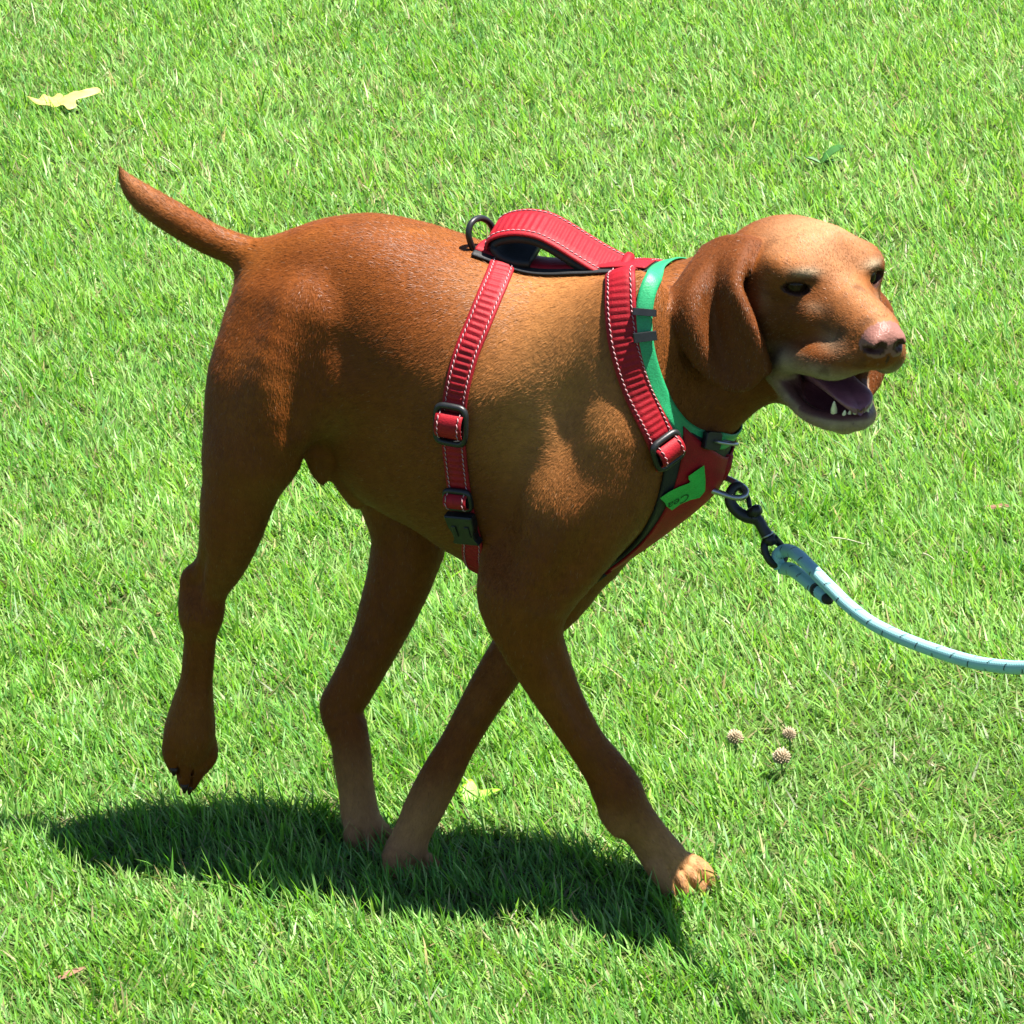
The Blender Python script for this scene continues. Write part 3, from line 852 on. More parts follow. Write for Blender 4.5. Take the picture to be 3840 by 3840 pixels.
# ---------------------------------------------------------------- eyes, tongue, teeth, claws
def uv_ball(c, r, ax=None, nu=20, nv=12):
    ax = np.eye(3) if ax is None else np.array(ax)
    r = np.broadcast_to(np.asarray(r, float), (3,))
    v = [c + ax[0] * r[0]]
    for j in range(1, nv):
        th = math.pi * j / nv
        for i in range(nu):
            ph = 2 * math.pi * i / nu
            v.append(c + ax[0] * r[0] * math.cos(th) + ax[1] * r[1] * math.sin(th) * math.cos(ph) + ax[2] * r[2] * math.sin(th) * math.sin(ph))
    v.append(c - ax[0] * r[0])
    f = [(0, 1 + i, 1 + (i + 1) % nu) for i in range(nu)]
    for j in range(nv - 2):
        for i in range(nu):
            f.append((1 + j * nu + i, 1 + (j + 1) * nu + i, 1 + (j + 1) * nu + (i + 1) % nu, 1 + j * nu + (i + 1) % nu))
    n = len(v) - 1
    f += [(n, 1 + (nv - 2) * nu + (i + 1) % nu, 1 + (nv - 2) * nu + i) for i in range(nu)]
    return v, f

def tube(path, rad, ns=10, closed=False, cap=True, flat=None):
    """sweep a round (or flattened) section along points; flat=(vector, factor) squashes along a direction"""
    P = np.array(path, float); n = len(P)
    r = np.broadcast_to(np.asarray(rad, float), (n,))
    T = np.roll(P, -1, 0) - np.roll(P, 1, 0)
    if not closed:
        T[0], T[-1] = P[1] - P[0], P[-1] - P[-2]
    T /= np.maximum(np.linalg.norm(T, axis=1), 1e-12)[:, None]
    ref = np.array([0.0, 0, 1]) if abs(T[0][2]) < 0.9 else np.array([1.0, 0, 0])
    v, f = [], []
    x = np.cross(T[0], ref); x /= np.linalg.norm(x)
    for i in range(n):
        x = x - T[i] * (x @ T[i]); x /= np.linalg.norm(x)
        y = np.cross(T[i], x)
        for k in range(ns):
            a = 2 * math.pi * k / ns
            v.append(P[i] + (x * math.cos(a) + y * math.sin(a)) * r[i])
    m = n if closed else n - 1
    for i in range(m):
        for k in range(ns):
            a, b = i * ns + k, i * ns + (k + 1) % ns
            c, d = ((i + 1) % n) * ns + (k + 1) % ns, ((i + 1) % n) * ns + k
            f.append((a, b, c, d))
    if cap and not closed:
        f.append(tuple(range(ns))[::-1]); f.append(tuple((n - 1) * ns + k for k in range(ns)))
    return v, f

def smooth_path(pts, n):
    P = np.array(pts, float)
    t = np.linspace(0, len(P) - 1, n)
    return np.stack([crom(P[:, a], t) for a in range(P.shape[1])], 1)

def join(parts):
    V_, F_ = [], []
    for v, f in parts:
        o = len(V_)
        V_ += [tuple(x) for x in v]
        F_ += [tuple(i + o for i in q) for q in f]
    return V_, F_

m_eye = principled('eye', (0.022, 0.010, 0.004), 0.14, 0.14, noise=(300, 0.4)).m
for e, ed, es, eu in EYES:
    to_parent(mesh_object('eye', *uv_ball(e, 0.0128, [ed, es, eu], 24, 16), m_eye), dog)
mt = principled('tongue', (0.175, 0.062, 0.085), 0.38, 0.5, noise=(180, 0.2), bump=(900, 0.5)).m
tv, tf = [], []
prof = [(-0.034, -0.096, 0.016, 0.007), (-0.016, -0.094, 0.018, 0.008), (0.004, -0.094, 0.019, 0.008), (0.022, -0.096, 0.0185, 0.0075), (0.036, -0.0975, 0.0190, 0.0065), (0.046, -0.100, 0.0175, 0.0055), (0.053, -0.104, 0.012, 0.0045), (0.056, -0.107, 0.004, 0.003)]
prof = smooth_path(prof, 26)
for f_, k_, w_, t_ in prof:
    for i in range(20):
        a = 2 * math.pi * i / 20
        g = -0.0022 * math.exp(-(math.cos(a) / 0.25) ** 2) * (math.sin(a) > 0)
        tv.append(H(f_, w_ * math.cos(a), k_ + t_ * math.sin(a) + g + 0.0035 * math.cos(a) ** 2))
for i in range(len(prof) - 1):
    for k in range(20):
        tf.append((i * 20 + k, i * 20 + (k + 1) % 20, (i + 1) * 20 + (k + 1) % 20, (i + 1) * 20 + k))
tf += [tuple(range(20)), tuple((len(prof) - 1) * 20 + k for k in range(20))[::-1]]
to_parent(mesh_object('tongue', tv, tf, mt), dog)
m_tooth = principled('tooth', (0.62, 0.56, 0.38), 0.3, 0.5, noise=(200, 0.15)).m
def tooth(base, tipv, r):
    P = [base, base * 0.55 + tipv * 0.45, base * 0.2 + tipv * 0.8, tipv]
    to_parent(mesh_object('tooth', *tube(P, [r, r * 0.9, r * 0.5, r * 0.12], 8), m_tooth), dog)
for s in (-1, 1):
    tooth(H(0.037, s * 0.0165, -0.113), H(0.042, s * 0.0195, -0.098), 0.0032)              # lower canine
    tooth(H(0.020, s * 0.0255, -0.070), H(0.018, s * 0.0255, -0.083), 0.0042)
    tooth(H(0.004, s * 0.0285, -0.072), H(0.002, s * 0.0285, -0.083), 0.0046)
for i in range(6):
    l = (i - 2.5) * 0.0046
    tooth(H(0.049 - abs(l) * 0.25, l, -0.112), H(0.051 - abs(l) * 0.25, l, -0.1055), 0.0021)
m_claw = principled('claw', (0.035, 0.020, 0.014), 0.5, 0.25, noise=(200, 0.2)).m
def claw(px, py, lat, dx, dy, dl):
    a, b = W(px, py, lat), W(px + dx, py + dy, lat + dl)
    to_parent(mesh_object('claw', *tube([a, (a + b) / 2 + Z * 0.0018, b], [0.0042, 0.0036, 0.0012], 8), m_claw), dog)
for c in [(752, 2890, -0.008, -6, 30, 0.002), (715, 2945, -0.018, -6, 34, 0.002), (692, 2940, -0.030, 0, 34, 0.002), (652, 2880, -0.038, 0, 28, 0.002),
          (2674, 3296, 0.014, 34, 14, 0), (2642, 3332, -0.004, 28, 20, 0), (2580, 3350, -0.018, 20, 24, 0), (2512, 3346, -0.030, 10, 24, 0),
          (1642, 3266, -0.010, 26, 14, 0), (1607, 3292, -0.024, 22, 18, 0), (1554, 3302, -0.036, 16, 22, 0),
          (1467, 3156, 0.040, 22, 14, 0), (1442, 3177, 0.028, 18, 18, 0), (1392, 3187, 0.016, 12, 20, 0)]:
    claw(*c)

# ---------------------------------------------------------------- harness, collar and leash, laid on the dog's own surface
bvh = BVHTree.FromPolygons(tv2.tolist(), tf2.tolist())
def cam_hit(px, py):
    d = ray(px, py); d /= np.linalg.norm(d)
    h = bvh.ray_cast(Vector(CAM), Vector(d))
    return (np.array(h[0]), np.array(h[1])) if h[0] is not None else (None, None)
def drop(p, n, far=0.09):
    """nearest surface point below p along -n"""
    h = bvh.ray_cast(Vector(p + n * far), Vector(-n))
    return np.array(h[0]) if h[0] is not None else None
def mirror(p):
    return p - 2 * ((p - P0) @ V) * V

def resample(P, step):
    P = np.array(P)
    s = np.concatenate([[0], np.cumsum(np.linalg.norm(np.diff(P, axis=0), axis=1))])
    n = max(int(s[-1] / step), 4)
    t = np.linspace(0, s[-1], n)
    return np.stack([np.interp(t, s, P[:, a]) for a in range(3)], 1)
def blur(A, it, closed=False):
    A = np.array(A, float)
    for _ in range(it):
        if closed:
            A = (np.roll(A, 1, 0) + 2 * A + np.roll(A, -1, 0)) / 4
        else:
            B = A.copy(); B[1:-1] = (A[:-2] + 2 * A[1:-1] + A[2:]) / 4; A = B
    return A
def unit(A):
    return A / np.maximum(np.linalg.norm(A, axis=-1, keepdims=True), 1e-12)

class Strap:
    """a band of webbing following surface points; keeps a frame at each step"""
    def __init__(self, pts, closed=False, step=0.0015, lift=0.0025, it=30, binormal=None, normals=None, snap=True):
        P = resample(np.vstack([pts, pts[:1]]) if closed else pts, step)
        if closed: P = P[:-1]
        P = blur(P, it, closed)
        if normals is None:
            N = np.array([np.array(bvh.find_nearest(Vector(p))[1]) for p in P])
            N = unit(blur(N, 40, closed))
            if snap:
                Q = []
                for p, n in zip(P, N):
                    q = drop(p, n)
                    Q.append(p if q is None or np.linalg.norm(q - p) > 0.03 else q)
                P = blur(np.array(Q), 14, closed)
        else:
            N = unit(blur(resample(normals, 1)[:1].repeat(len(P), 0) if len(normals) == 1 else np.array(normals), 0))
        P = P + N * lift
        T = np.roll(P, -1, 0) - np.roll(P, 1, 0)
        if not closed: T[0], T[-1] = P[1] - P[0], P[-1] - P[-2]
        self.T = unit(T)
        N = unit(N - (N * self.T).sum(1)[:, None] * self.T)
        self.P, self.N, self.closed = P, N, closed
        self.B = np.cross(self.N, self.T)
        self.S = np.concatenate([[0], np.cumsum(np.linalg.norm(np.diff(P, axis=0), axis=1))])
    def hug(self, w, k=7):
        """offsets of the band's surface across its width, so the edges follow the body"""
        u = np.linspace(-1, 1, k)
        O = np.zeros((len(self.P), k))
        for i in range(0, len(self.P)):
            for j, x in enumerate(u):
                q = drop(self.P[i] + self.B[i] * x * w / 2, self.N[i], 0.03)
                if q is not None:
                    O[i, j] = np.clip((q - self.P[i]) @ self.N[i] + 0.0022, -0.012, 0.008)
        for _ in range(12):
            O[1:-1] = (O[:-2] + 2 * O[1:-1] + O[2:]) / 4
        return u, O
    def band(self, w, th, rib=0.0, pitch=0.005, hug=None, i0=0, i1=None, lift=0.0, k=9, ribw=0.62, loop=None):
        i1 = len(self.P) if i1 is None else i1
        idx = np.arange(i0, i1)
        us = np.linspace(-1, 1, k)
        v, f = [], []
        for i in idx:
            prof_t = [np.interp(x, hug[0], hug[1][i]) if hug is not None else 0.0 for x in us]
            r_ = rib * (0.5 + 0.5 * math.cos(2 * math.pi * self.S[i] / pitch)) if rib else 0.0
            for x, o in zip(us, prof_t):
                e = 1 - 0.35 * max(0.0, abs(x) - 0.9) / 0.1
                v.append(self.P[i] + self.B[i] * x * w / 2 + self.N[i] * (o + lift + th * e + (r_ if abs(x) < ribw else 0)))
            for x, o in list(zip(us, prof_t))[::-1]:
                v.append(self.P[i] + self.B[i] * x * w / 2 + self.N[i] * (o + lift))
        n = 2 * k
        m = len(idx)
        for a in range(m if (self.closed and i0 == 0 and i1 == len(self.P)) else m - 1):
            for b in range(n):
                A, B_, C, D_ = a * n + b, a * n + (b + 1) % n, ((a + 1) % m) * n + (b + 1) % n, ((a + 1) % m) * n + b
                f.append((A, D_, C, B_))
        if not (self.closed and i0 == 0 and i1 == len(self.P)):
            f.append(tuple(range(n))); f.append(tuple((m - 1) * n + b for b in range(n))[::-1])
        return v, f
    def stitches(self, w, at, th, hug=None, i0=0, i1=None, dash=0.0040, gap=0.0008, r=0.00042):
        """rows of thread dashes lying on the band at +-at of its half width"""
        out = []
        i1 = len(self.P) - 1 if i1 is None else i1
        for sgn in (-1, 1):
            x = sgn * at
            s = self.S[i0]
            while s < self.S[i1] - dash:
                q = []
                for ss in (s, s + dash / 2, s + dash):
                    i = int(np.clip(np.searchsorted(self.S, ss), 0, len(self.P) - 1))
                    o = np.interp(x, hug[0], hug[1][i]) if hug is not None else 0.0
                    q.append(self.P[i] + self.B[i] * x * w / 2 + self.N[i] * (o + th + (0.0005 if ss != s and ss != s + dash else 0.0002)) + self.T[i] * (ss - self.S[i]) + self.B[i] * 0.0005 * (1 if ss > s else -1))
                out.append(tube(q, [r, r * 1.2, r], 5))
                s += dash + gap
        return join(out)
    def near(self, p):
        return int(np.linalg.norm(self.P - p, axis=1).argmin())
    def frame(self, i, o=0.0):
        return self.P[i] + self.N[i] * o, self.T[i], self.B[i], self.N[i]

def web_material(name, col, rough=0.6, spec=0.22):
    """woven webbing: fine threads in colour and relief"""
    M = Mat(name)
    b = M.n('ShaderNodeBsdfPrincipled')
    b.inputs['Roughness'].default_value = rough
    b.inputs['Specular IOR Level'].default_value = spec
    tc = M.n('ShaderNodeTexCoord')
    w = M.n('ShaderNodeTexNoise'); w.inputs['Scale'].default_value = 700; w.inputs['Detail'].default_value = 2
    M.l(tc.outputs['Object'], w.inputs['Vector'])
    n = M.n('ShaderNodeTexNoise'); n.inputs['Scale'].default_value = 45; n.inputs['Detail'].default_value = 4
    M.l(tc.outputs['Object'], n.inputs['Vector'])
    ad = M.n('ShaderNodeMath', operation='ADD'); M.l(w.outputs['Fac'], ad.inputs[0]); M.l(n.outputs['Fac'], ad.inputs[1])
    mr = M.n('ShaderNodeMapRange'); mr.inputs['From Min'].default_value, mr.inputs['From Max'].default_value = 0.7, 1.3
    mr.inputs['To Min'].default_value, mr.inputs['To Max'].default_value = 0.72, 1.25
    M.l(ad.outputs[0], mr.inputs['Value'])
    hs = M.n('ShaderNodeHueSaturation'); hs.inputs['Color'].default_value = (*col, 1)
    M.l(mr.outputs[0], hs.inputs['Value']); M.l(hs.outputs[0], b.inputs['Base Color'])
    bp = M.n('ShaderNodeBump'); bp.inputs['Strength'].default_value = 0.5; bp.inputs['Distance'].default_value = 0.0006
    M.l(w.outputs['Fac'], bp.inputs['Height']); M.l(bp.outputs[0], b.inputs['Normal'])
    M.l(b.outputs[0], M.out.inputs[0])
    return M.m
RED = (0.215, 0.0035, 0.009)
m_red = web_material('red webbing', RED)
m_thread = principled('reflective thread', (0.34, 0.19, 0.20), 0.5, 0.5, noise=(400, 0.2)).m
m_black = web_material('black padding', (0.012, 0.013, 0.014), 0.6, 0.3)
m_plastic = principled('black plastic', (0.008, 0.009, 0.010), 0.42, 0.4, noise=(160, 0.25), bump=(600, 0.1)).m
m_green = web_material('green webbing', (0.014, 0.235, 0.090), 0.5, 0.4)
m_tag = web_material('green rubber label', (0.022, 0.340, 0.056), 0.5, 0.35)
m_ink = principled('dark print', (0.004, 0.05, 0.012), 0.6, 0.3, noise=(300, 0.3)).m
m_steel = principled('grey metal', (0.32, 0.33, 0.36), 0.3, 0.5, 0.9, noise=(90, 0.15)).m

def empty(name, loc, label, cat):
    e = bpy.data.objects.new(name, None)
    COL.objects.link(e)
    e.location = tuple(float(x) for x in loc)
    e['label'] = label; e['category'] = cat
    return e
harness = empty('dog_harness', W(2000, 1050, 0), 'red webbing dog harness with black buckles and a carry handle on the back', 'harness')

def surf(path):
    out = []
    for px, py in path:
        h, n = cam_hit(px, py)
        if h is not None: out.append(h)
    return out
def midtop(px, py):
    """the top of the back in the middle, near this pixel"""
    p = W(px, py, 0.0)
    h = bvh.ray_cast(Vector((p[0], p[1], 1.0)), Vector((0, 0, -1)))
    return np.array(h[0])

def rounded_frame(c, t, b, n, L, w, bar, th, cross=None):
    """rectangular slider: rounded outer frame and a middle bar, lying flat in (t, b)"""
    parts = []
    k = 28
    loop = []
    for i in range(k):
        a = 2 * math.pi * i / k
        e = 5.0
        x, y = math.copysign(abs(math.cos(a)) ** (2 / e), math.cos(a)), math.copysign(abs(math.sin(a)) ** (2 / e), math.sin(a))
        loop.append(c + t * x * (L / 2 - bar / 2) + b * y * (w / 2 - bar / 2))
    parts.append(tube(loop, bar * 0.62, 8, closed=True))
    if cross is not None:
        parts.append(tube([c + b * (w / 2 - bar) + n * cross, c - b * (w / 2 - bar) + n * cross], bar * 0.5, 8))
    return join(parts)

# --- girth strap
near = surf([(1880, 1012), (1856, 1070), (1822, 1150), (1790, 1230), (1759, 1300), (1737, 1370), (1720, 1440), (1708, 1510), (1700, 1590), (1706, 1670), (1713, 1740), (1722, 1810), (1738, 1900), (1764, 1980), (1784, 2030)])
near = [midtop(1890, 985)] + near
low = W(1835, 2170, 0.0)
hb = bvh.ray_cast(Vector((low[0], low[1], 0.05)), Vector((0, 0, 1)))
low = np.array(hb[0])
loop = near + [low] + [mirror(p) for p in near[::-1][:-1]]
girth = Strap(np.array(loop), closed=True)
gh = girth.hug(0.0235)
to_parent(mesh_object('girth_strap', *girth.band(0.0235, 0.0018, 0.0014, 0.0062, gh, k=17), m_red), harness)
to_parent(mesh_object('stitching', *girth.stitches(0.0235, 0.72, 0.0020, gh), m_thread), harness)
def at(strap, px, py):
    h, n = cam_hit(px, py)
    return strap.near(h)
def hook(i, strap, hug_, w):
    return np.interp(0, hug_[0], hug_[1][i])

def slider(strap, hug_, px, py, L, w):
    i = at(strap, px, py)
    c, t, b, n = strap.frame(i, 0.0050)
    ob = to_parent(mesh_object('slider', *rounded_frame(c, t, b, n, L, w, 0.0052, 0.004, 0.003), m_plastic), harness)
    # the webbing bulging over the middle bar
    pts = []
    for s in np.linspace(-1, 1, 25):
        pts.append(c + t * s * L * 0.27 + n * (0.0075 * math.sqrt(max(0, 1 - s * s)) + 0.0005))
    st = Strap.__new__(Strap)
    st.P = np.array(pts); T = np.gradient(st.P, axis=0); st.T = unit(T); st.B = np.tile(b, (25, 1)); st.N = unit(np.cross(st.T, st.B)); st.closed = False
    if (st.N @ n).mean() < 0: st.N = -st.N
    st.S = np.concatenate([[0], np.cumsum(np.linalg.norm(np.diff(st.P, axis=0), axis=1))])
    lp = mesh_object('strap_loop', *st.band(w * 0.78, 0.0016, 0.0, 1.0), m_red)
    lp.parent = ob
    sl = mesh_object('stitching', *st.stitches(w * 0.78, 0.74, 0.0019), m_thread)
    sl.parent = ob; sl['kind'] = 'stuff'
    return ob
slider(girth, gh, 1696, 1582, 0.0410, 0.0335)
slider(girth, gh, 1722, 1858, 0.0235, 0.0290)
# side release buckle
def extruded(outline, c, t, b, n, th, bevel=0.0012):
    v, f = [], []
    k = len(outline)
    for o, s in ((0, 1.0), (th - bevel, 1.0), (th, 0.93)):
        for x, y in outline:
            v.append(c + t * x * s + b * y * s + n * o)
    for r_ in range(2):
        for i in range(k):
            f.append((r_ * k + i, r_ * k + (i + 1) % k, (r_ + 1) * k + (i + 1) % k, (r_ + 1) * k + i))
    f.append(tuple(range(2 * k, 3 * k))); f.append(tuple(range(k))[::-1])
    return v, f
i = at(girth, 1752, 1960)
c, t, b, n = girth.frame(i, 0.0030)
if t[2] > 0: t = -t
hw = 0.0145
ol = [(-0.016, -hw), (-0.0135, -hw * 1.04), (-0.004, -hw * 0.98), (0.004, -hw * 0.80), (0.010, -hw * 0.80), (0.0145, -hw * 0.98), (0.016, -hw * 0.9),
      (0.016, hw * 0.9), (0.0145, hw * 0.98), (0.010, hw * 0.80), (0.004, hw * 0.80), (-0.004, hw * 0.98), (-0.0135, hw * 1.04), (-0.016, hw)]
bk = to_parent(mesh_object('side_release_buckle', *extruded(ol, c, t, b, n, 0.0085), m_plastic, smooth=False), harness)
pr_ = mesh_object('prong', *join([extruded([(-0.006, y - 0.002), (0.006, y - 0.002), (0.006, y + 0.002), (-0.006, y + 0.002)], c + n * 0.0082, t, b, n, 0.0016, 0.0004) for y in (-0.007, 0.007)]), m_plastic, smooth=False)
pr_.parent = bk

# --- neck straps, the same on both sides
npx = [(2331, 1052), (2327, 1110), (2329, 1180), (2340, 1280), (2363, 1370), (2392, 1460), (2426, 1540), (2458, 1610), (2482, 1670), (2500, 1730)]
nn = surf(npx)
nn = [midtop(2345, 1030)] + nn
for side_ in (0, 1):
    pts = np.array(nn if side_ == 0 else [mirror(p) for p in nn])
    st = Strap(pts, it=20)
    h_ = st.hug(0.0290)
    to_parent(mesh_object('neck_strap', *st.band(0.0290, 0.0020, 0.0010, 0.0062, h_, k=17), m_red), harness)
    to_parent(mesh_object('stitching', *st.stitches(0.0290, 0.74, 0.0022, h_), m_thread), harness)
    if side_ == 0:
        neck = st
        slider(st, h_, 2470, 1690, 0.0330, 0.0345)

# --- chest panel: black padding with a red panel on top, from the throat down between the legs
rows_mid = [(2650, 1640), (2690, 1680), (2700, 1730), (2690, 1790), (2640, 1860), (2570, 1940), (2470, 2020), (2370, 2095), (2260, 2165), (2120, 2200)]
rows_edge = [(2395, 1600), (2376, 1660), (2374, 1730), (2388, 1800), (2404, 1880), (2406, 1950), (2392, 2010), (2362, 2070), (2300, 2120), (2180, 2170)]
def chest(scale, lift, th, n_r=44, n_c=33, rmin=0.0, rmax=1.0):
    E_ = smooth_path([cam_hit(*p)[0] if cam_hit(*p)[0] is not None else W(*p, -0.06) for p in rows_edge], n_r)
    latE = np.abs((E_ - P0) @ V)
    latE = blur(latE[:, None], 6)[:, 0]
    Mx = smooth_path([W(*p, 0.0) for p in rows_mid], n_r)
    lo_i, hi_i = int(rmin * (n_r - 1)), int(rmax * (n_r - 1))
    Gp = np.full((n_r, n_c, 3), np.nan)
    for r_ in range(n_r):
        A = np.array([0.0, 0, 0]) + W(2330 - 6 * r_, 1640 + 8 * r_, 0.0)
        m_dir = unit(Mx[r_] - A)
        e_vec = E_[r_] - A
        e_vec = e_vec - V * (e_vec @ V)
        for c_ in range(n_c):
            u = (c_ / (n_c - 1)) * 2 - 1
            la = abs(u) * latE[r_] * scale
            # blend the direction from midline to edge
            w_ = abs(u) ** 1.6
            axis = A + V * u * latE[r_] * scale * 0.55
            dirv = unit(m_dir * (1 - w_) + unit(e_vec) * w_)
            h = bvh.ray_cast(Vector(axis), Vector(unit(dirv + V * u * 0.25)), 0.3)
            Gp[r_, c_] = np.array(h[0]) if h[0] is not None else axis + dirv * 0.1
    for _ in range(16):
        K = Gp.copy()
        K[1:-1] = (Gp[:-2] + 2 * Gp[1:-1] + Gp[2:]) / 4
        Gp = K; K = Gp.copy()
        K[:, 1:-1] = (Gp[:, :-2] + 2 * Gp[:, 1:-1] + Gp[:, 2:]) / 4
        Gp = K
    Gp = Gp[lo_i:hi_i + 1]
    du, dv_ = np.gradient(Gp, axis=0), np.gradient(Gp, axis=1)
    N = unit(np.cross(dv_, du))
    if (N[:, n_c // 2] @ U).mean() < 0: N = -N
    top, bot = Gp + N * (lift + th), Gp + N * lift
    nr = len(Gp)
    v = np.concatenate([top.reshape(-1, 3), bot.reshape(-1, 3)])
    f = []
    o = nr * n_c
    for a in range(nr - 1):
        for b_ in range(n_c - 1):
            q = (a * n_c + b_, a * n_c + b_ + 1, (a + 1) * n_c + b_ + 1, (a + 1) * n_c + b_)
            f.append(q); f.append(tuple(x + o for x in q[::-1]))
    ring = [b_ for b_ in range(n_c)] + [a * n_c + n_c - 1 for a in range(1, nr)] + [(nr - 1) * n_c + b_ for b_ in range(n_c - 2, -1, -1)] + [a * n_c for a in range(nr - 2, 0, -1)]
    for x, y in zip(ring, ring[1:] + ring[:1]):
        f.append((y, x, x + o, y + o))
    return v, f
to_parent(mesh_object('chest_pad', *[list(x) for x in chest(1.0, 0.0012, 0.0030, rmin=0.10)], m_black), harness)
cpv, cpf = chest(0.68, 0.0042, 0.0022, rmin=0.20)
to_parent(mesh_object('chest_panel', list(cpv), cpf, m_red), harness)
panel_bvh = BVHTree.FromPolygons([tuple(v) for v in cpv], cpf)
def panel_hit(px, py, off=0.0):
    d = ray(px, py); d /= np.linalg.norm(d)
    h = panel_bvh.ray_cast(Vector(CAM), Vector(d))
    if h[0] is None:
        h = bvh.ray_cast(Vector(CAM), Vector(d))
        if h[0] is None:
            return W(px, py, -0.02) - unit(d) * 0.004
        return np.array(h[0]) - d * (0.008 + off)
    return np.array(h[0]) - d * off

# --- green label on the chest panel, with its print
lab = [(2475, 1868), (2510, 1844), (2547, 1826), (2584, 1812), (2589, 1806), (2583, 1799), (2582, 1786), (2614, 1763), (2641, 1745), (2646, 1807), (2644, 1842), (2624, 1867), (2589, 1875), (2552, 1891), (2520, 1914), (2500, 1899), (2493, 1885)]
bm = bmesh.new()
vs = [bm.verts.new((x, -y, 0)) for x, y in lab]
bm.faces.new(vs)
bmesh.ops.triangulate(bm, faces=bm.faces[:])
bmesh.ops.subdivide_edges(bm, edges=bm.edges[:], cuts=3, use_grid_fill=True)
cd = unit(ray(2560, 1830))
flat = [(v.co.x, -v.co.y) for v in bm.verts]
fr = np.array([panel_hit(x, y) for x, y in flat])
# a gently curved sheet: fit depth along the view with a quadratic so that it lies clear of the folds
X = np.array(flat) - np.array([2560, 1830]); X = X / 100.0
A = np.stack([np.ones(len(X)), X[:, 0], X[:, 1], X[:, 0] ** 2, X[:, 0] * X[:, 1]], 1)
dep = (fr - CAM) @ cd
co_, *_ = np.linalg.lstsq(A, dep, rcond=None)
res = dep - A @ co_
def label_point(px, py, off):
    x = (np.array([px, py]) - np.array([2560, 1830])) / 100.0
    dd = co_ @ np.array([1, x[0], x[1], x[0] ** 2, x[0] * x[1]]) + min(0.0, float(np.percentile(res, 8))) - off
    r_ = ray(px, py)
    return CAM + r_ * (dd / (r_ @ cd))
for v, (x, y) in zip(bm.verts, flat):
    v.co = label_point(x, y, 0.0016)
ex = bmesh.ops.extrude_face_region(bm, geom=bm.faces[:])
for v in [g for g in ex['geom'] if isinstance(g, bmesh.types.BMVert)]:
    v.co -= Vector(cd) * 0.0014
bmesh.ops.recalc_face_normals(bm, faces=bm.faces[:])
me = bpy.data.meshes.new('green_label'); bm.to_mesh(me); bm.free()
me.materials.append(m_tag)
lab_o = bpy.data.objects.new('green_label', me); COL.objects.link(lab_o); to_parent(lab_o, harness)
fc = bpy.data.curves.new('lettering', 'FONT'); fc.body = 'Cea'; fc.size = 1.0; fc.extrude = 0.0
fo = bpy.data.objects.new('lettering_source', fc); COL.objects.link(fo)
tm = bpy.data.meshes.new_from_object(fo.evaluated_get(bpy.context.evaluated_depsgraph_get()))
bpy.data.objects.remove(fo, do_unlink=True)
tco = np.array([v.co for v in tm.vertices])
tw = tco[:, 0].max()
org = np.array([2588.0, 1846.0]); ex_ = np.array([-82.0, 42.0]) / tw; ey_ = np.array([-6.0, 30.0]) / 0.72      # reads upside down on the dog
bm = bmesh.new(); bm.from_mesh(tm)
for v in bm.verts:
    q = org + ex_ * v.co.x + ey_ * v.co.y
    v.co = label_point(q[0], q[1], 0.0036)
bm.to_mesh(tm); bm.free()
tm.materials.append(m_ink)
lt = bpy.data.objects.new('lettering', tm); COL.objects.link(lt); lt.parent = lab_o

# --- back: pad, spine strap, handle, ring
spine = [midtop(x, y) for x, y in [(1800, 975), (1880, 985), (1960, 995), (2040, 1010), (2120, 1020), (2200, 1030), (2280, 1035), (2360, 1030), (2440, 1020)]]
bs = Strap(np.array(spine), it=20, lift=0.0015)
bh = bs.hug(0.052)
to_parent(mesh_object('back_pad', *bs.band(0.052, 0.0022, 0, 1, bh, k=13), m_black), harness)
to_parent(mesh_object('back_strap', *bs.band(0.036, 0.0022, 0, 1, bh, lift=0.0030), m_red), harness)
hp_px = [(2010, 968), (1950, 962), (1890, 938), (1856, 900), (1856, 868), (1890, 846), (1960, 836), (2035, 848), (2105, 882), (2178, 928), (2250, 972), (2320, 1008), (2345, 1022)]
hpts = resample(smooth_path([W(x, y, 0) for x, y in hp_px], 160), 0.0015)
def planar_strap(P):
    st = Strap.__new__(Strap)
    st.P = blur(P, 6); T = np.gradient(st.P, axis=0); st.T = unit(T); st.B = np.tile(unit(V + Z * 0.30), (len(P), 1)); st.N = unit(np.cross(st.T, st.B)); st.closed = False
    st.S = np.concatenate([[0], np.cumsum(np.linalg.norm(np.diff(st.P, axis=0), axis=1))])
    if st.N[len(P) * 2 // 3][2] < 0: st.N = -st.N; st.B = -st.B
    return st
hs_ = planar_strap(hpts)
j = int(np.argmin(hpts[:, 0])) + 3
to_parent(mesh_object('handle', *hs_.band(0.046, 0.0028, 0.0013, 0.0062, None, i0=j - 4, k=17), m_red), harness)
to_parent(mesh_object('stitching', *hs_.stitches(0.046, 0.78, 0.0030, None, i0=j - 4), m_thread), harness)
to_parent(mesh_object('handle_lining', *hs_.band(0.044, 0.0080, 0, 1, None, lift=-0.0083), m_black), harness)
# folded end at the front of the handle
e_ = W(2338, 1016, 0)
fold = [e_ + unit(V + Z * 0.30) * x * 0.020 + Z * 0.003 for x in np.linspace(-1, 1, 9)]
to_parent(mesh_object('handle_end', *tube(fold, 0.0052, 10), m_red), harness)
ringp = smooth_path([W(*q) for q in [(1806, 992, -0.002), (1777, 940, -0.010), (1757, 882, -0.016), (1768, 836, -0.012), (1801, 818, 0.0), (1836, 836, 0.012), (1854, 884, 0.016), (1846, 944, 0.010), (1806, 992, -0.002)]], 40)[:-1]
rg = to_parent(mesh_object('back_ring', *join([tube(ringp, 0.0030, 10, closed=True), tube([W(1779, 938, -0.009), W(1850, 915, 0.013)], 0.0028, 8)]), m_plastic), harness)

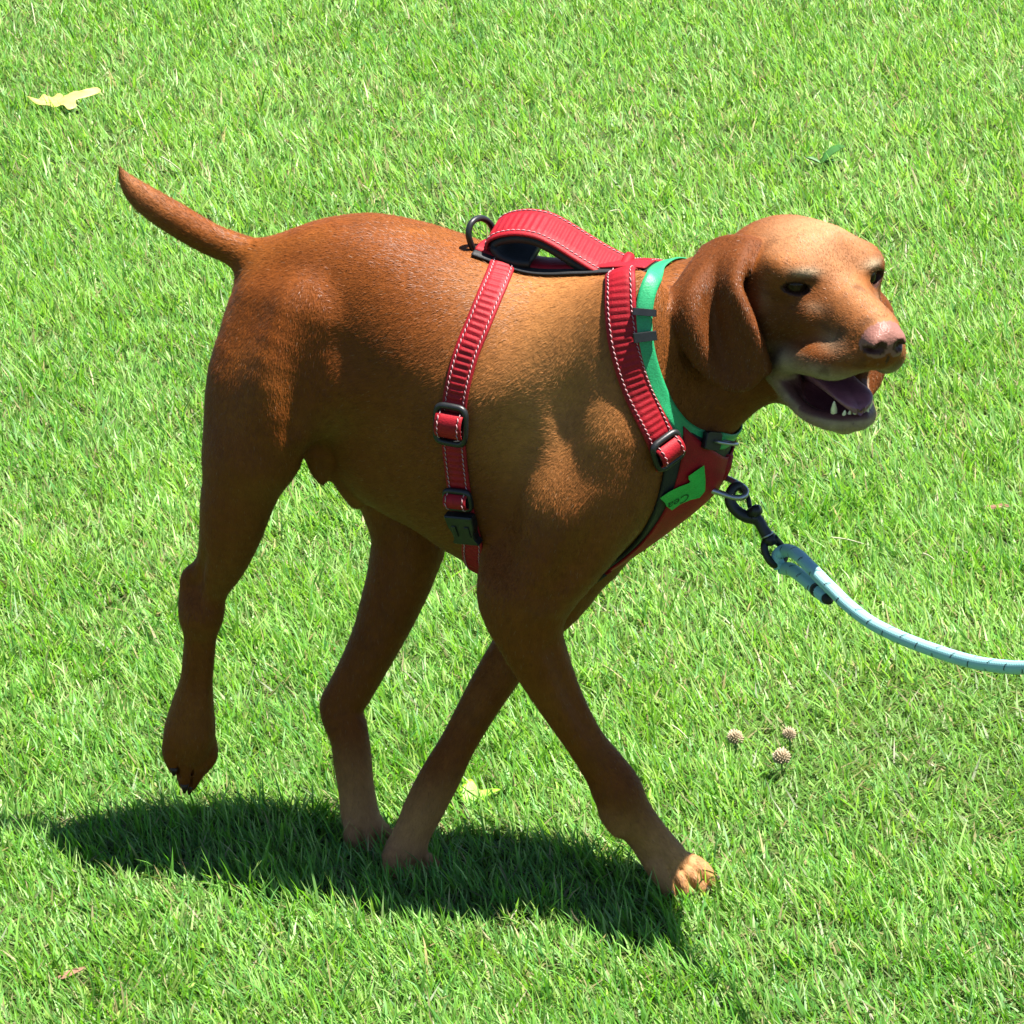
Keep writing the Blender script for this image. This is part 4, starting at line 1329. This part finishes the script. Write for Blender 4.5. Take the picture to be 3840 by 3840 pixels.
# --- front ring and its tab
fa_ = W(2690, 1800, -0.006)
tab = to_parent(mesh_object('ring_tab', *tube([W(2722, 1700, 0.004), W(2712, 1745, 0.002), W(2695, 1790, 0.0)], [0.0075, 0.0080, 0.0070], 10), m_red), harness)
fring = smooth_path([W(*q) for q in [(2688, 1780, 0.008), (2722, 1792, 0.006), (2768, 1815, 0.0), (2797, 1838, -0.006), (2790, 1862, -0.012), (2757, 1866, -0.014), (2705, 1850, -0.014), (2655, 1830, -0.014), (2668, 1805, -0.002), (2688, 1780, 0.008)]], 44)[:-1]
to_parent(mesh_object('front_ring', *tube(fring, 0.0029, 10, closed=True), m_steel), harness)

# --- collar
collar = empty('dog_collar', W(2450, 1350, 0), 'bright green webbing collar round the dog\'s neck in front of the harness', 'collar')
cpx = [(2440, 1055), (2424, 1100), (2414, 1160), (2412, 1230), (2420, 1310), (2440, 1390), (2468, 1470), (2502, 1540), (2548, 1600), (2606, 1638), (2650, 1650)]
cn = [midtop(2462, 1022)] + surf(cpx)
cl = Strap(np.array(cn + [mirror(p) for p in cn[::-1][:-1]]), closed=True, it=24, lift=0.0040)
ch_ = cl.hug(0.0155, 5)
to_parent(mesh_object('collar_band', *cl.band(0.0155, 0.0020, 0, 1, ch_, k=7), m_green), collar)
for q, L in (((2405, 1172), 0.0065), ((2406, 1262), 0.0085)):
    i = at(cl, *q)
    c, t, b, n = cl.frame(i, 0.0036)
    ol = [(-L / 2, -0.0105), (L / 2, -0.0105), (L / 2, 0.0105), (-L / 2, 0.0105)]
    to_parent(mesh_object('collar_slider', *extruded(ol, c - n * 0.002, t, b, n, 0.0042, 0.0008), m_plastic, smooth=False), collar)
i = at(cl, 2610, 1636)
lp_ = [cl.P[k] + cl.N[k] * (0.0032 + 0.0035 * math.sin(math.pi * (k - i + 14) / 18)) for k in range(i - 14, i + 5)] if i > 20 else None
i = at(cl, 2640, 1648)
c, t, b, n = cl.frame(i, 0.003)
to_parent(mesh_object('collar_buckle', *extruded([(-0.009, -0.007), (-0.006, -0.0085), (0.008, -0.0085), (0.010, -0.006), (0.010, 0.006), (0.008, 0.0085), (-0.006, 0.0085), (-0.009, 0.007)], c, t, b, n, 0.0060), m_plastic, smooth=False), collar)
crg = [c + t * 0.020 * math.cos(a) * 0.6 + n * (0.006 + 0.010 * math.sin(a)) + t * 0.014 for a in np.linspace(0, 2 * math.pi, 25)[:-1]]
to_parent(mesh_object('collar_ring', *tube(crg, 0.0017, 8, closed=True), m_steel), collar)

# --- leash
leash = empty('dog_leash', W(2960, 2100, -0.01), 'pale turquoise rope leash with black flecks clipped to the front of the harness', 'leash')
def LW(px, py):
    t_ = np.clip((px - 2950) / 900.0, 0, 2.2)
    return W(px, py, -0.012 - 0.42 * t_ ** 0.75)
up_ = [(2926, 2128), (2914, 2098), (2924, 2074), (2952, 2064), (2990, 2080), (3040, 2128), (3085, 2176), (3128, 2218), (3172, 2262), (3216, 2299), (3262, 2332), (3306, 2357), (3370, 2388), (3434, 2414), (3500, 2438), (3563, 2459), (3630, 2478), (3691, 2491), (3765, 2500), (3840, 2504), (3990, 2500), (4150, 2476), (4350, 2420), (4600, 2300), (4900, 2100)]
lw = [(2926, 2128), (2944, 2132), (2964, 2134), (2996, 2154), (3040, 2191), (3080, 2227), (3100, 2243)]
rpath = smooth_path([LW(*q) for q in up_], 420)
lpath = smooth_path([LW(*q) - ray(*q) * 0.0006 for q in lw], 60)
def rope_material():
    M = Mat('rope')
    b = M.n('ShaderNodeBsdfPrincipled')
    b.inputs['Roughness'].default_value = 0.6; b.inputs['Specular IOR Level'].default_value = 0.3
    uv = M.n('ShaderNodeAttribute', attribute_name='rope')         # x: metres along, y: turns around
    sep = M.n('ShaderNodeSeparateXYZ'); M.l(uv.outputs['Vector'], sep.inputs[0])
    def braid(sign, freq):
        m1 = M.n('ShaderNodeMath', operation='MULTIPLY'); M.l(sep.outputs['X'], m1.inputs[0]); m1.inputs[1].default_value = freq
        m2 = M.n('ShaderNodeMath', operation='MULTIPLY'); M.l(sep.outputs['Y'], m2.inputs[0]); m2.inputs[1].default_value = 8 * sign
        ad = M.n('ShaderNodeMath', operation='ADD'); M.l(m1.outputs[0], ad.inputs[0]); M.l(m2.outputs[0], ad.inputs[1])
        fr_ = M.n('ShaderNodeMath', operation='FRACT'); M.l(ad.outputs[0], fr_.inputs[0])
        pp = M.n('ShaderNodeMath', operation='PINGPONG'); M.l(ad.outputs[0], pp.inputs[0]); pp.inputs[1].default_value = 0.5
        return pp.outputs[0]
    b1, b2 = braid(1, 330), braid(-1, 330)
    mx = M.n('ShaderNodeMath', operation='MAXIMUM'); M.l(b1, mx.inputs[0]); M.l(b2, mx.inputs[1])
    # tracer flecks: short dark runs that wind round the rope
    m1 = M.n('ShaderNodeMath', operation='MULTIPLY'); M.l(sep.outputs['X'], m1.inputs[0]); m1.inputs[1].default_value = 30
    ad = M.n('ShaderNodeMath', operation='ADD'); M.l(m1.outputs[0], ad.inputs[0]); M.l(sep.outputs['Y'], ad.inputs[1])
    fr_ = M.n('ShaderNodeMath', operation='FRACT'); M.l(ad.outputs[0], fr_.inputs[0])
    lt_ = M.n('ShaderNodeMath', operation='LESS_THAN'); M.l(fr_.outputs[0], lt_.inputs[0]); lt_.inputs[1].default_value = 0.11
    m3 = M.n('ShaderNodeMath', operation='MULTIPLY'); M.l(sep.outputs['X'], m3.inputs[0]); m3.inputs[1].default_value = 42
    m4 = M.n('ShaderNodeMath', operation='MULTIPLY'); M.l(sep.outputs['Y'], m4.inputs[0]); m4.inputs[1].default_value = -2
    ad3 = M.n('ShaderNodeMath', operation='ADD'); M.l(m3.outputs[0], ad3.inputs[0]); M.l(m4.outputs[0], ad3.inputs[1])
    f3 = M.n('ShaderNodeMath', operation='FRACT'); M.l(ad3.outputs[0], f3.inputs[0])
    l3 = M.n('ShaderNodeMath', operation='LESS_THAN'); M.l(f3.outputs[0], l3.inputs[0]); l3.inputs[1].default_value = 0.55
    g3 = M.n('ShaderNodeMath', operation='GREATER_THAN'); M.l(b1, g3.inputs[0]); g3.inputs[1].default_value = 0.16
    fk = M.n('ShaderNodeMath', operation='MULTIPLY'); M.l(lt_.outputs[0], fk.inputs[0]); M.l(l3.outputs[0], fk.inputs[1])
    fk2 = M.n('ShaderNodeMath', operation='MULTIPLY'); M.l(fk.outputs[0], fk2.inputs[0]); M.l(g3.outputs[0], fk2.inputs[1])
    cm = M.n('ShaderNodeMix', data_type='RGBA')
    cm.inputs['A'].default_value = (0.22, 0.46, 0.47, 1); cm.inputs['B'].default_value = (0.012, 0.02, 0.022, 1)
    M.l(fk2.outputs[0], cm.inputs['Factor'])
    M.l(cm.outputs['Result'], b.inputs['Base Color'])
    bp = M.n('ShaderNodeBump'); bp.inputs['Strength'].default_value = 0.8; bp.inputs['Distance'].default_value = 0.0010
    M.l(mx.outputs[0], bp.inputs['Height']); M.l(bp.outputs[0], b.inputs['Normal'])
    M.l(b.outputs[0], M.out.inputs[0])
    return M.m
def rope_object(name, P, r, ns=18, mat=None):
    v, f = tube(P, r, ns)
    ob = mesh_object(name, v, f, mat)
    S = np.concatenate([[0], np.cumsum(np.linalg.norm(np.diff(P, axis=0), axis=1))])
    # face-corner coordinates so that the seam does not smear
    a = ob.data.attributes.new('rope', 'FLOAT_VECTOR', 'CORNER')
    vals = np.zeros((len(ob.data.loops), 3), dtype=np.float32)
    li = np.zeros(len(ob.data.loops), dtype=np.int32); ob.data.loops.foreach_get('vertex_index', li)
    vals[:, 0] = S[li // ns]
    k = (li % ns) / ns
    q = k[:(len(P) - 1) * ns * 4].reshape(-1, 4)
    q = np.where((q.max(1, keepdims=True) - q) > 0.5, q + 1, q)
    k[:(len(P) - 1) * ns * 4] = q.ravel()
    vals[:, 1] = k
    a.data.foreach_set('vector', vals.ravel())
    return to_parent(ob, leash)
m_rope = rope_material()
rope_object('rope', rpath, np.linspace(0.0060, 0.0056, len(rpath)), 18, m_rope)
rope_object('rope_end', lpath, 0.0060, 18, m_rope)
to_parent(mesh_object('rope_end_cap', *tube(smooth_path([LW(*q) - ray(*q) * 0.0006 for q in [(3060, 2210), (3084, 2231), (3110, 2252)]], 6), [0.0064, 0.0066, 0.0056, 0.0056, 0.0050, 0.0040], 14), m_black), leash)
wh = [LW(3040, 2128) - ray(3040, 2128) * 0.0, LW(3075, 2236)]
# snap hook: curved jaw, gate, thumb knob, stem, swivel barrel and bail
C_ = lambda *q: W(q[0], q[1], (q[2] if len(q) > 2 else -0.012))
jaw = smooth_path([C_(2846, 1944), (C_(2800, 1938)), C_(2762, 1915), C_(2738, 1880), C_(2742, 1842, -0.010), C_(2766, 1822, -0.004), C_(2792, 1838, 0.0)], 40)
to_parent(mesh_object('snap_hook', *join([tube(jaw, np.linspace(0.0060, 0.0042, 40), 12)]), m_plastic), leash)
to_parent(mesh_object('gate', *tube(smooth_path([C_(2794, 1842, 0.0), C_(2806, 1870, -0.004), C_(2812, 1900, -0.008), C_(2826, 1918)], 12), 0.0024, 8), m_plastic), leash)
to_parent(mesh_object('thumb_knob', *tube([C_(2812, 1925, -0.014), C_(2838, 1914, -0.016), C_(2852, 1908, -0.016)], [0.0045, 0.0058, 0.0042], 12), m_plastic), leash)
to_parent(mesh_object('stem', *tube(smooth_path([C_(2822, 1936), C_(2846, 1956), C_(2862, 1984), C_(2880, 2012)], 12), [0.0058, 0.0062, 0.006, 0.0056, 0.0054, 0.0053, 0.0053, 0.0053, 0.0054, 0.0056, 0.0056, 0.0056], 12), m_plastic), leash)
to_parent(mesh_object('swivel_ring', *tube([C_(2876, 2003), C_(2879, 2009)], 0.0064, 14), m_steel), leash)
bail = smooth_path([C_(2872, 2028), C_(2866, 2052, -0.016), C_(2880, 2094, -0.018), C_(2906, 2118, -0.016), C_(2930, 2112, -0.010), C_(2944, 2082, -0.004), C_(2930, 2048, -0.004), C_(2904, 2018)], 40)
to_parent(mesh_object('bail', *join([tube(bail, 0.0036, 10), tube([C_(2866, 2030), C_(2888, 2024), C_(2908, 2016)], [0.0048, 0.0062, 0.0048], 12)]), m_plastic), leash)

# ---------------------------------------------------------------- small things lying in the grass
rl = np.random.default_rng(5)
def leaf_mesh(c, ax, ay, outline, curl, th=0.0006, rings=5):
    """thin veined blade from a closed outline in (x, y); domed and curled"""
    v, f = [], []
    k = len(outline)
    o = np.array(outline)
    up = unit(np.cross(ax, ay))
    if up[2] < 0: up = -up
    for side_ in (1, -1):
        for r in range(rings + 1):
            s = r / rings
            for x, y in o * max(s, 0.02):
                z = curl(x, y)
                v.append(c + ax * x + ay * y + up * (z + side_ * th / 2))
    base = (rings + 1) * k
    for r in range(rings):
        for i in range(k):
            a, b, cc, d = r * k + i, r * k + (i + 1) % k, (r + 1) * k + (i + 1) % k, (r + 1) * k + i
            f.append((a, b, cc, d)); f.append((base + d, base + cc, base + b, base + a))
    for i in range(k):
        a, b = rings * k + i, rings * k + (i + 1) % k
        f.append((a, b, base + b, base + a))
    f.append(tuple(range(k))[::-1]); f.append(tuple(base + i for i in range(k)))
    return v, f
def lobed(n, lobes, L, depth, wob=0.08):
    out = []
    for i in range(n):
        a = 2 * math.pi * i / n
        r = L * (1 - depth * (0.5 + 0.5 * math.cos(a * lobes)) ** 1.5) * (1 + wob * math.sin(5 * a + 1))
        out.append((r * math.cos(a), r * math.sin(a)))
    return out
m_yleaf = blade_leaf = principled('pale yellow leaf', (0.36, 0.34, 0.085), 0.55, 0.3, noise=(60, 0.25), bump=(250, 0.4)).m
m_gleaf = principled('yellow green leaf', (0.16, 0.33, 0.012), 0.5, 0.35, noise=(60, 0.2), bump=(250, 0.4)).m
X_, Y_ = np.array([1.0, 0, 0]), np.array([0.0, 1, 0])
# pale yellow lobed leaf lying flat on the grass, upper left
c = G(232, 372, 0.024)
o = [(-0.086, 0.012), (-0.060, 0.004), (-0.048, 0.030), (-0.030, 0.012), (-0.012, 0.028), (0.006, 0.012), (0.030, 0.022), (0.052, 0.020), (0.078, 0.040), (0.092, 0.026), (0.062, -0.002), (0.036, -0.016), (0.040, -0.046), (0.022, -0.058), (0.006, -0.028), (-0.016, -0.030), (-0.034, -0.016), (-0.062, -0.012)]
o = [(p[0] * 0.66, p[1] * 0.80) for p in smooth_path(o + o[:1], 73)[:-1]]
yl = mesh_object('fallen_leaf', *leaf_mesh(c, unit(X_ + Z * 0.03), unit(Y_ + Z * 0.28), o, lambda x, y: 0.004 * math.sin(x * 60) + 1.2 * y * y + 0.5 * x * x), m_yleaf)
yl['label'] = 'pale yellow lobed fallen leaf lying on the grass at the upper left'; yl['category'] = 'leaf'
# yellow-green leaf behind the far foreleg
c = G(1778, 2975, 0.014)
o = [(-0.030, 0.0), (-0.020, 0.026), (-0.006, 0.040), (0.004, 0.022), (0.012, 0.010), (0.034, 0.014), (0.050, 0.010), (0.030, -0.004), (0.012, -0.020), (-0.004, -0.036), (-0.022, -0.022)]
o = [(p[0] * 0.52, p[1] * 0.42) for p in smooth_path(o + o[:1], 49)[:-1]]
gl = mesh_object('fallen_leaf', *leaf_mesh(c, unit(X_ - Z * 0.05), unit(Y_ * 0.75 + Z * 0.65), o, lambda x, y: 4.0 * x * x - 0.1 * y), m_gleaf)
gl['label'] = 'curled yellow-green leaf in the grass just behind the far foreleg'; gl['category'] = 'leaf'
# dry brown leaf scraps
m_dry = principled('dry leaf', (0.15, 0.080, 0.050), 0.7, 0.2, noise=(90, 0.3), bump=(300, 0.5)).m
def scrap(px, py, L, W_, rot, label):
    c = G(px, py, 0.012)
    o = [(L * math.cos(a) * (1 + 0.15 * math.sin(3 * a + px)), W_ * math.sin(a) * (1 + 0.2 * math.cos(4 * a + py))) for a in np.linspace(0, 2 * math.pi, 29)[:-1]]
    ax = np.array([math.cos(rot), math.sin(rot), 0.08]); ay = np.array([-math.sin(rot), math.cos(rot), 0.2])
    s = mesh_object('dry_leaf_scrap', *leaf_mesh(c, unit(ax), unit(ay), o, lambda x, y: 14 * y * y), m_dry)
    s['label'] = label; s['category'] = 'dry leaf'
scrap(258, 3652, 0.017, 0.0035, 0.7, 'narrow dry brown leaf scrap in the grass at the lower left')
scrap(3735, 1900, 0.018, 0.005, 0.1, 'pale dry leaf scrap by the right edge above the leash')
# bleached straws
m_straw = principled('bleached straw', (0.27, 0.28, 0.17), 0.6, 0.3, noise=(150, 0.2)).m
def straw(x0, y0, x1, y1, r, label):
    a, b = G(x0, y0, 0.028), G(x1, y1, 0.022)
    m = (a + b) / 2 + Z * 0.0015
    s = mesh_object('straw', *tube(smooth_path([a, m, b], 10), np.linspace(r * 0.55, r * 0.3, 10), 6), m_straw)
    s['label'] = label; s['category'] = 'straw'
straw(515, 415, 556, 512, 0.0024, 'white straw leaning in the grass above the tip of the tail')
straw(118, 12, 133, 92, 0.0024, 'pale straw at the top left corner of the lawn')
straw(255, 515, 278, 575, 0.0022, 'short pale straw below the yellow leaf')
straw(605, 588, 680, 640, 0.0022, 'pale straw right of the tip of the tail')
straw(2362, 655, 2380, 740, 0.0022, 'pale straw standing above the harness and left of the head')
straw(2288, 792, 2330, 790, 0.0018, 'tiny pale straw lying flat just above the harness handle')
straw(3115, 2015, 3240, 2040, 0.0018, 'long pale straw lying between the dog\'s chin and the leash')
straw(3460, 2075, 3505, 2100, 0.0018, 'short white straw above the middle of the leash')
straw(2520, 2720, 2580, 2770, 0.0018, 'tan straw lying right of the near foreleg')
# clover flowers
m_pet = principled('clover petals', (0.33, 0.26, 0.17), 0.7, 0.3, noise=(120, 0.2)).m
m_stem = principled('stem', (0.07, 0.16, 0.03), 0.5, 0.4, noise=(80, 0.2)).m
def clover(px, py, r, label):
    top = G(px, py, 0.024)
    e = empty('clover_flower', (top[0], top[1], 0.0), label, 'flower')
    e['group'] = 'clover flowers right of the near foreleg'
    parts = []
    for i in range(110):
        y = 1 - 2 * (i + 0.5) / 110
        if y < -0.55: continue
        a = i * 2.399963
        d = np.array([math.sqrt(1 - y * y) * math.cos(a), math.sqrt(1 - y * y) * math.sin(a), y])
        parts.append(tube([top + d * r * 0.3, top + d * r * 0.75 + Z * r * 0.1, top + d * r * rl.uniform(0.9, 1.1) + Z * r * 0.25], [r * 0.08, r * 0.13, r * 0.06], 5))
    to_parent(mesh_object('flower_head', *join(parts), m_pet), e).__setitem__('kind', 'stuff')
    to_parent(mesh_object('stem', *tube([np.array([top[0], top[1], 0.0]), top * 0.5 + np.array([top[0] + 0.002, top[1], 0.0]) * 0.5, top], 0.0011, 6), m_stem), e)
clover(2757, 2772, 0.0085, 'faded clover flower right of the near foreleg, leftmost of three')
clover(2960, 2758, 0.0072, 'faded clover flower right of the near foreleg, uppermost of three')
clover(2930, 2846, 0.0095, 'largest of three faded clover flowers right of the near foreleg')
# broad-leaved weed above the head
m_weed = principled('weed leaf', (0.024, 0.095, 0.014), 0.5, 0.3, noise=(60, 0.25), bump=(160, 0.4)).m
wc = G(3080, 640, 0.0)
weed = empty('broadleaf_weed', wc, 'dark broad-leaved weed growing in the lawn above the dog\'s head', 'weed')
for i, (a, L, up_) in enumerate([(0.35, 0.046, 0.9), (2.9, 0.026, 0.45), (-0.5, 0.024, 0.45)]):
    d = unit(np.array([math.cos(a), math.sin(a), up_]))
    s_ = unit(np.cross(d, Z)); 
    o = [(L * (0.5 - 0.5 * math.cos(t)) , 0.24 * L * math.sin(t) * (1.1 - 0.3 * math.cos(t)) * (1 + 0.05 * math.sin(9 * t))) for t in np.linspace(0, 2 * math.pi, 33)[:-1]]
    oc = L * 0.5
    o = [(x - oc, y) for x, y in o]
    to_parent(mesh_object('leaf', *leaf_mesh(wc + Z * 0.010 + d * oc, d, s_, o, lambda x, y: 0.5 * abs(y) - 4.0 * (x + oc) ** 2), m_weed), weed)
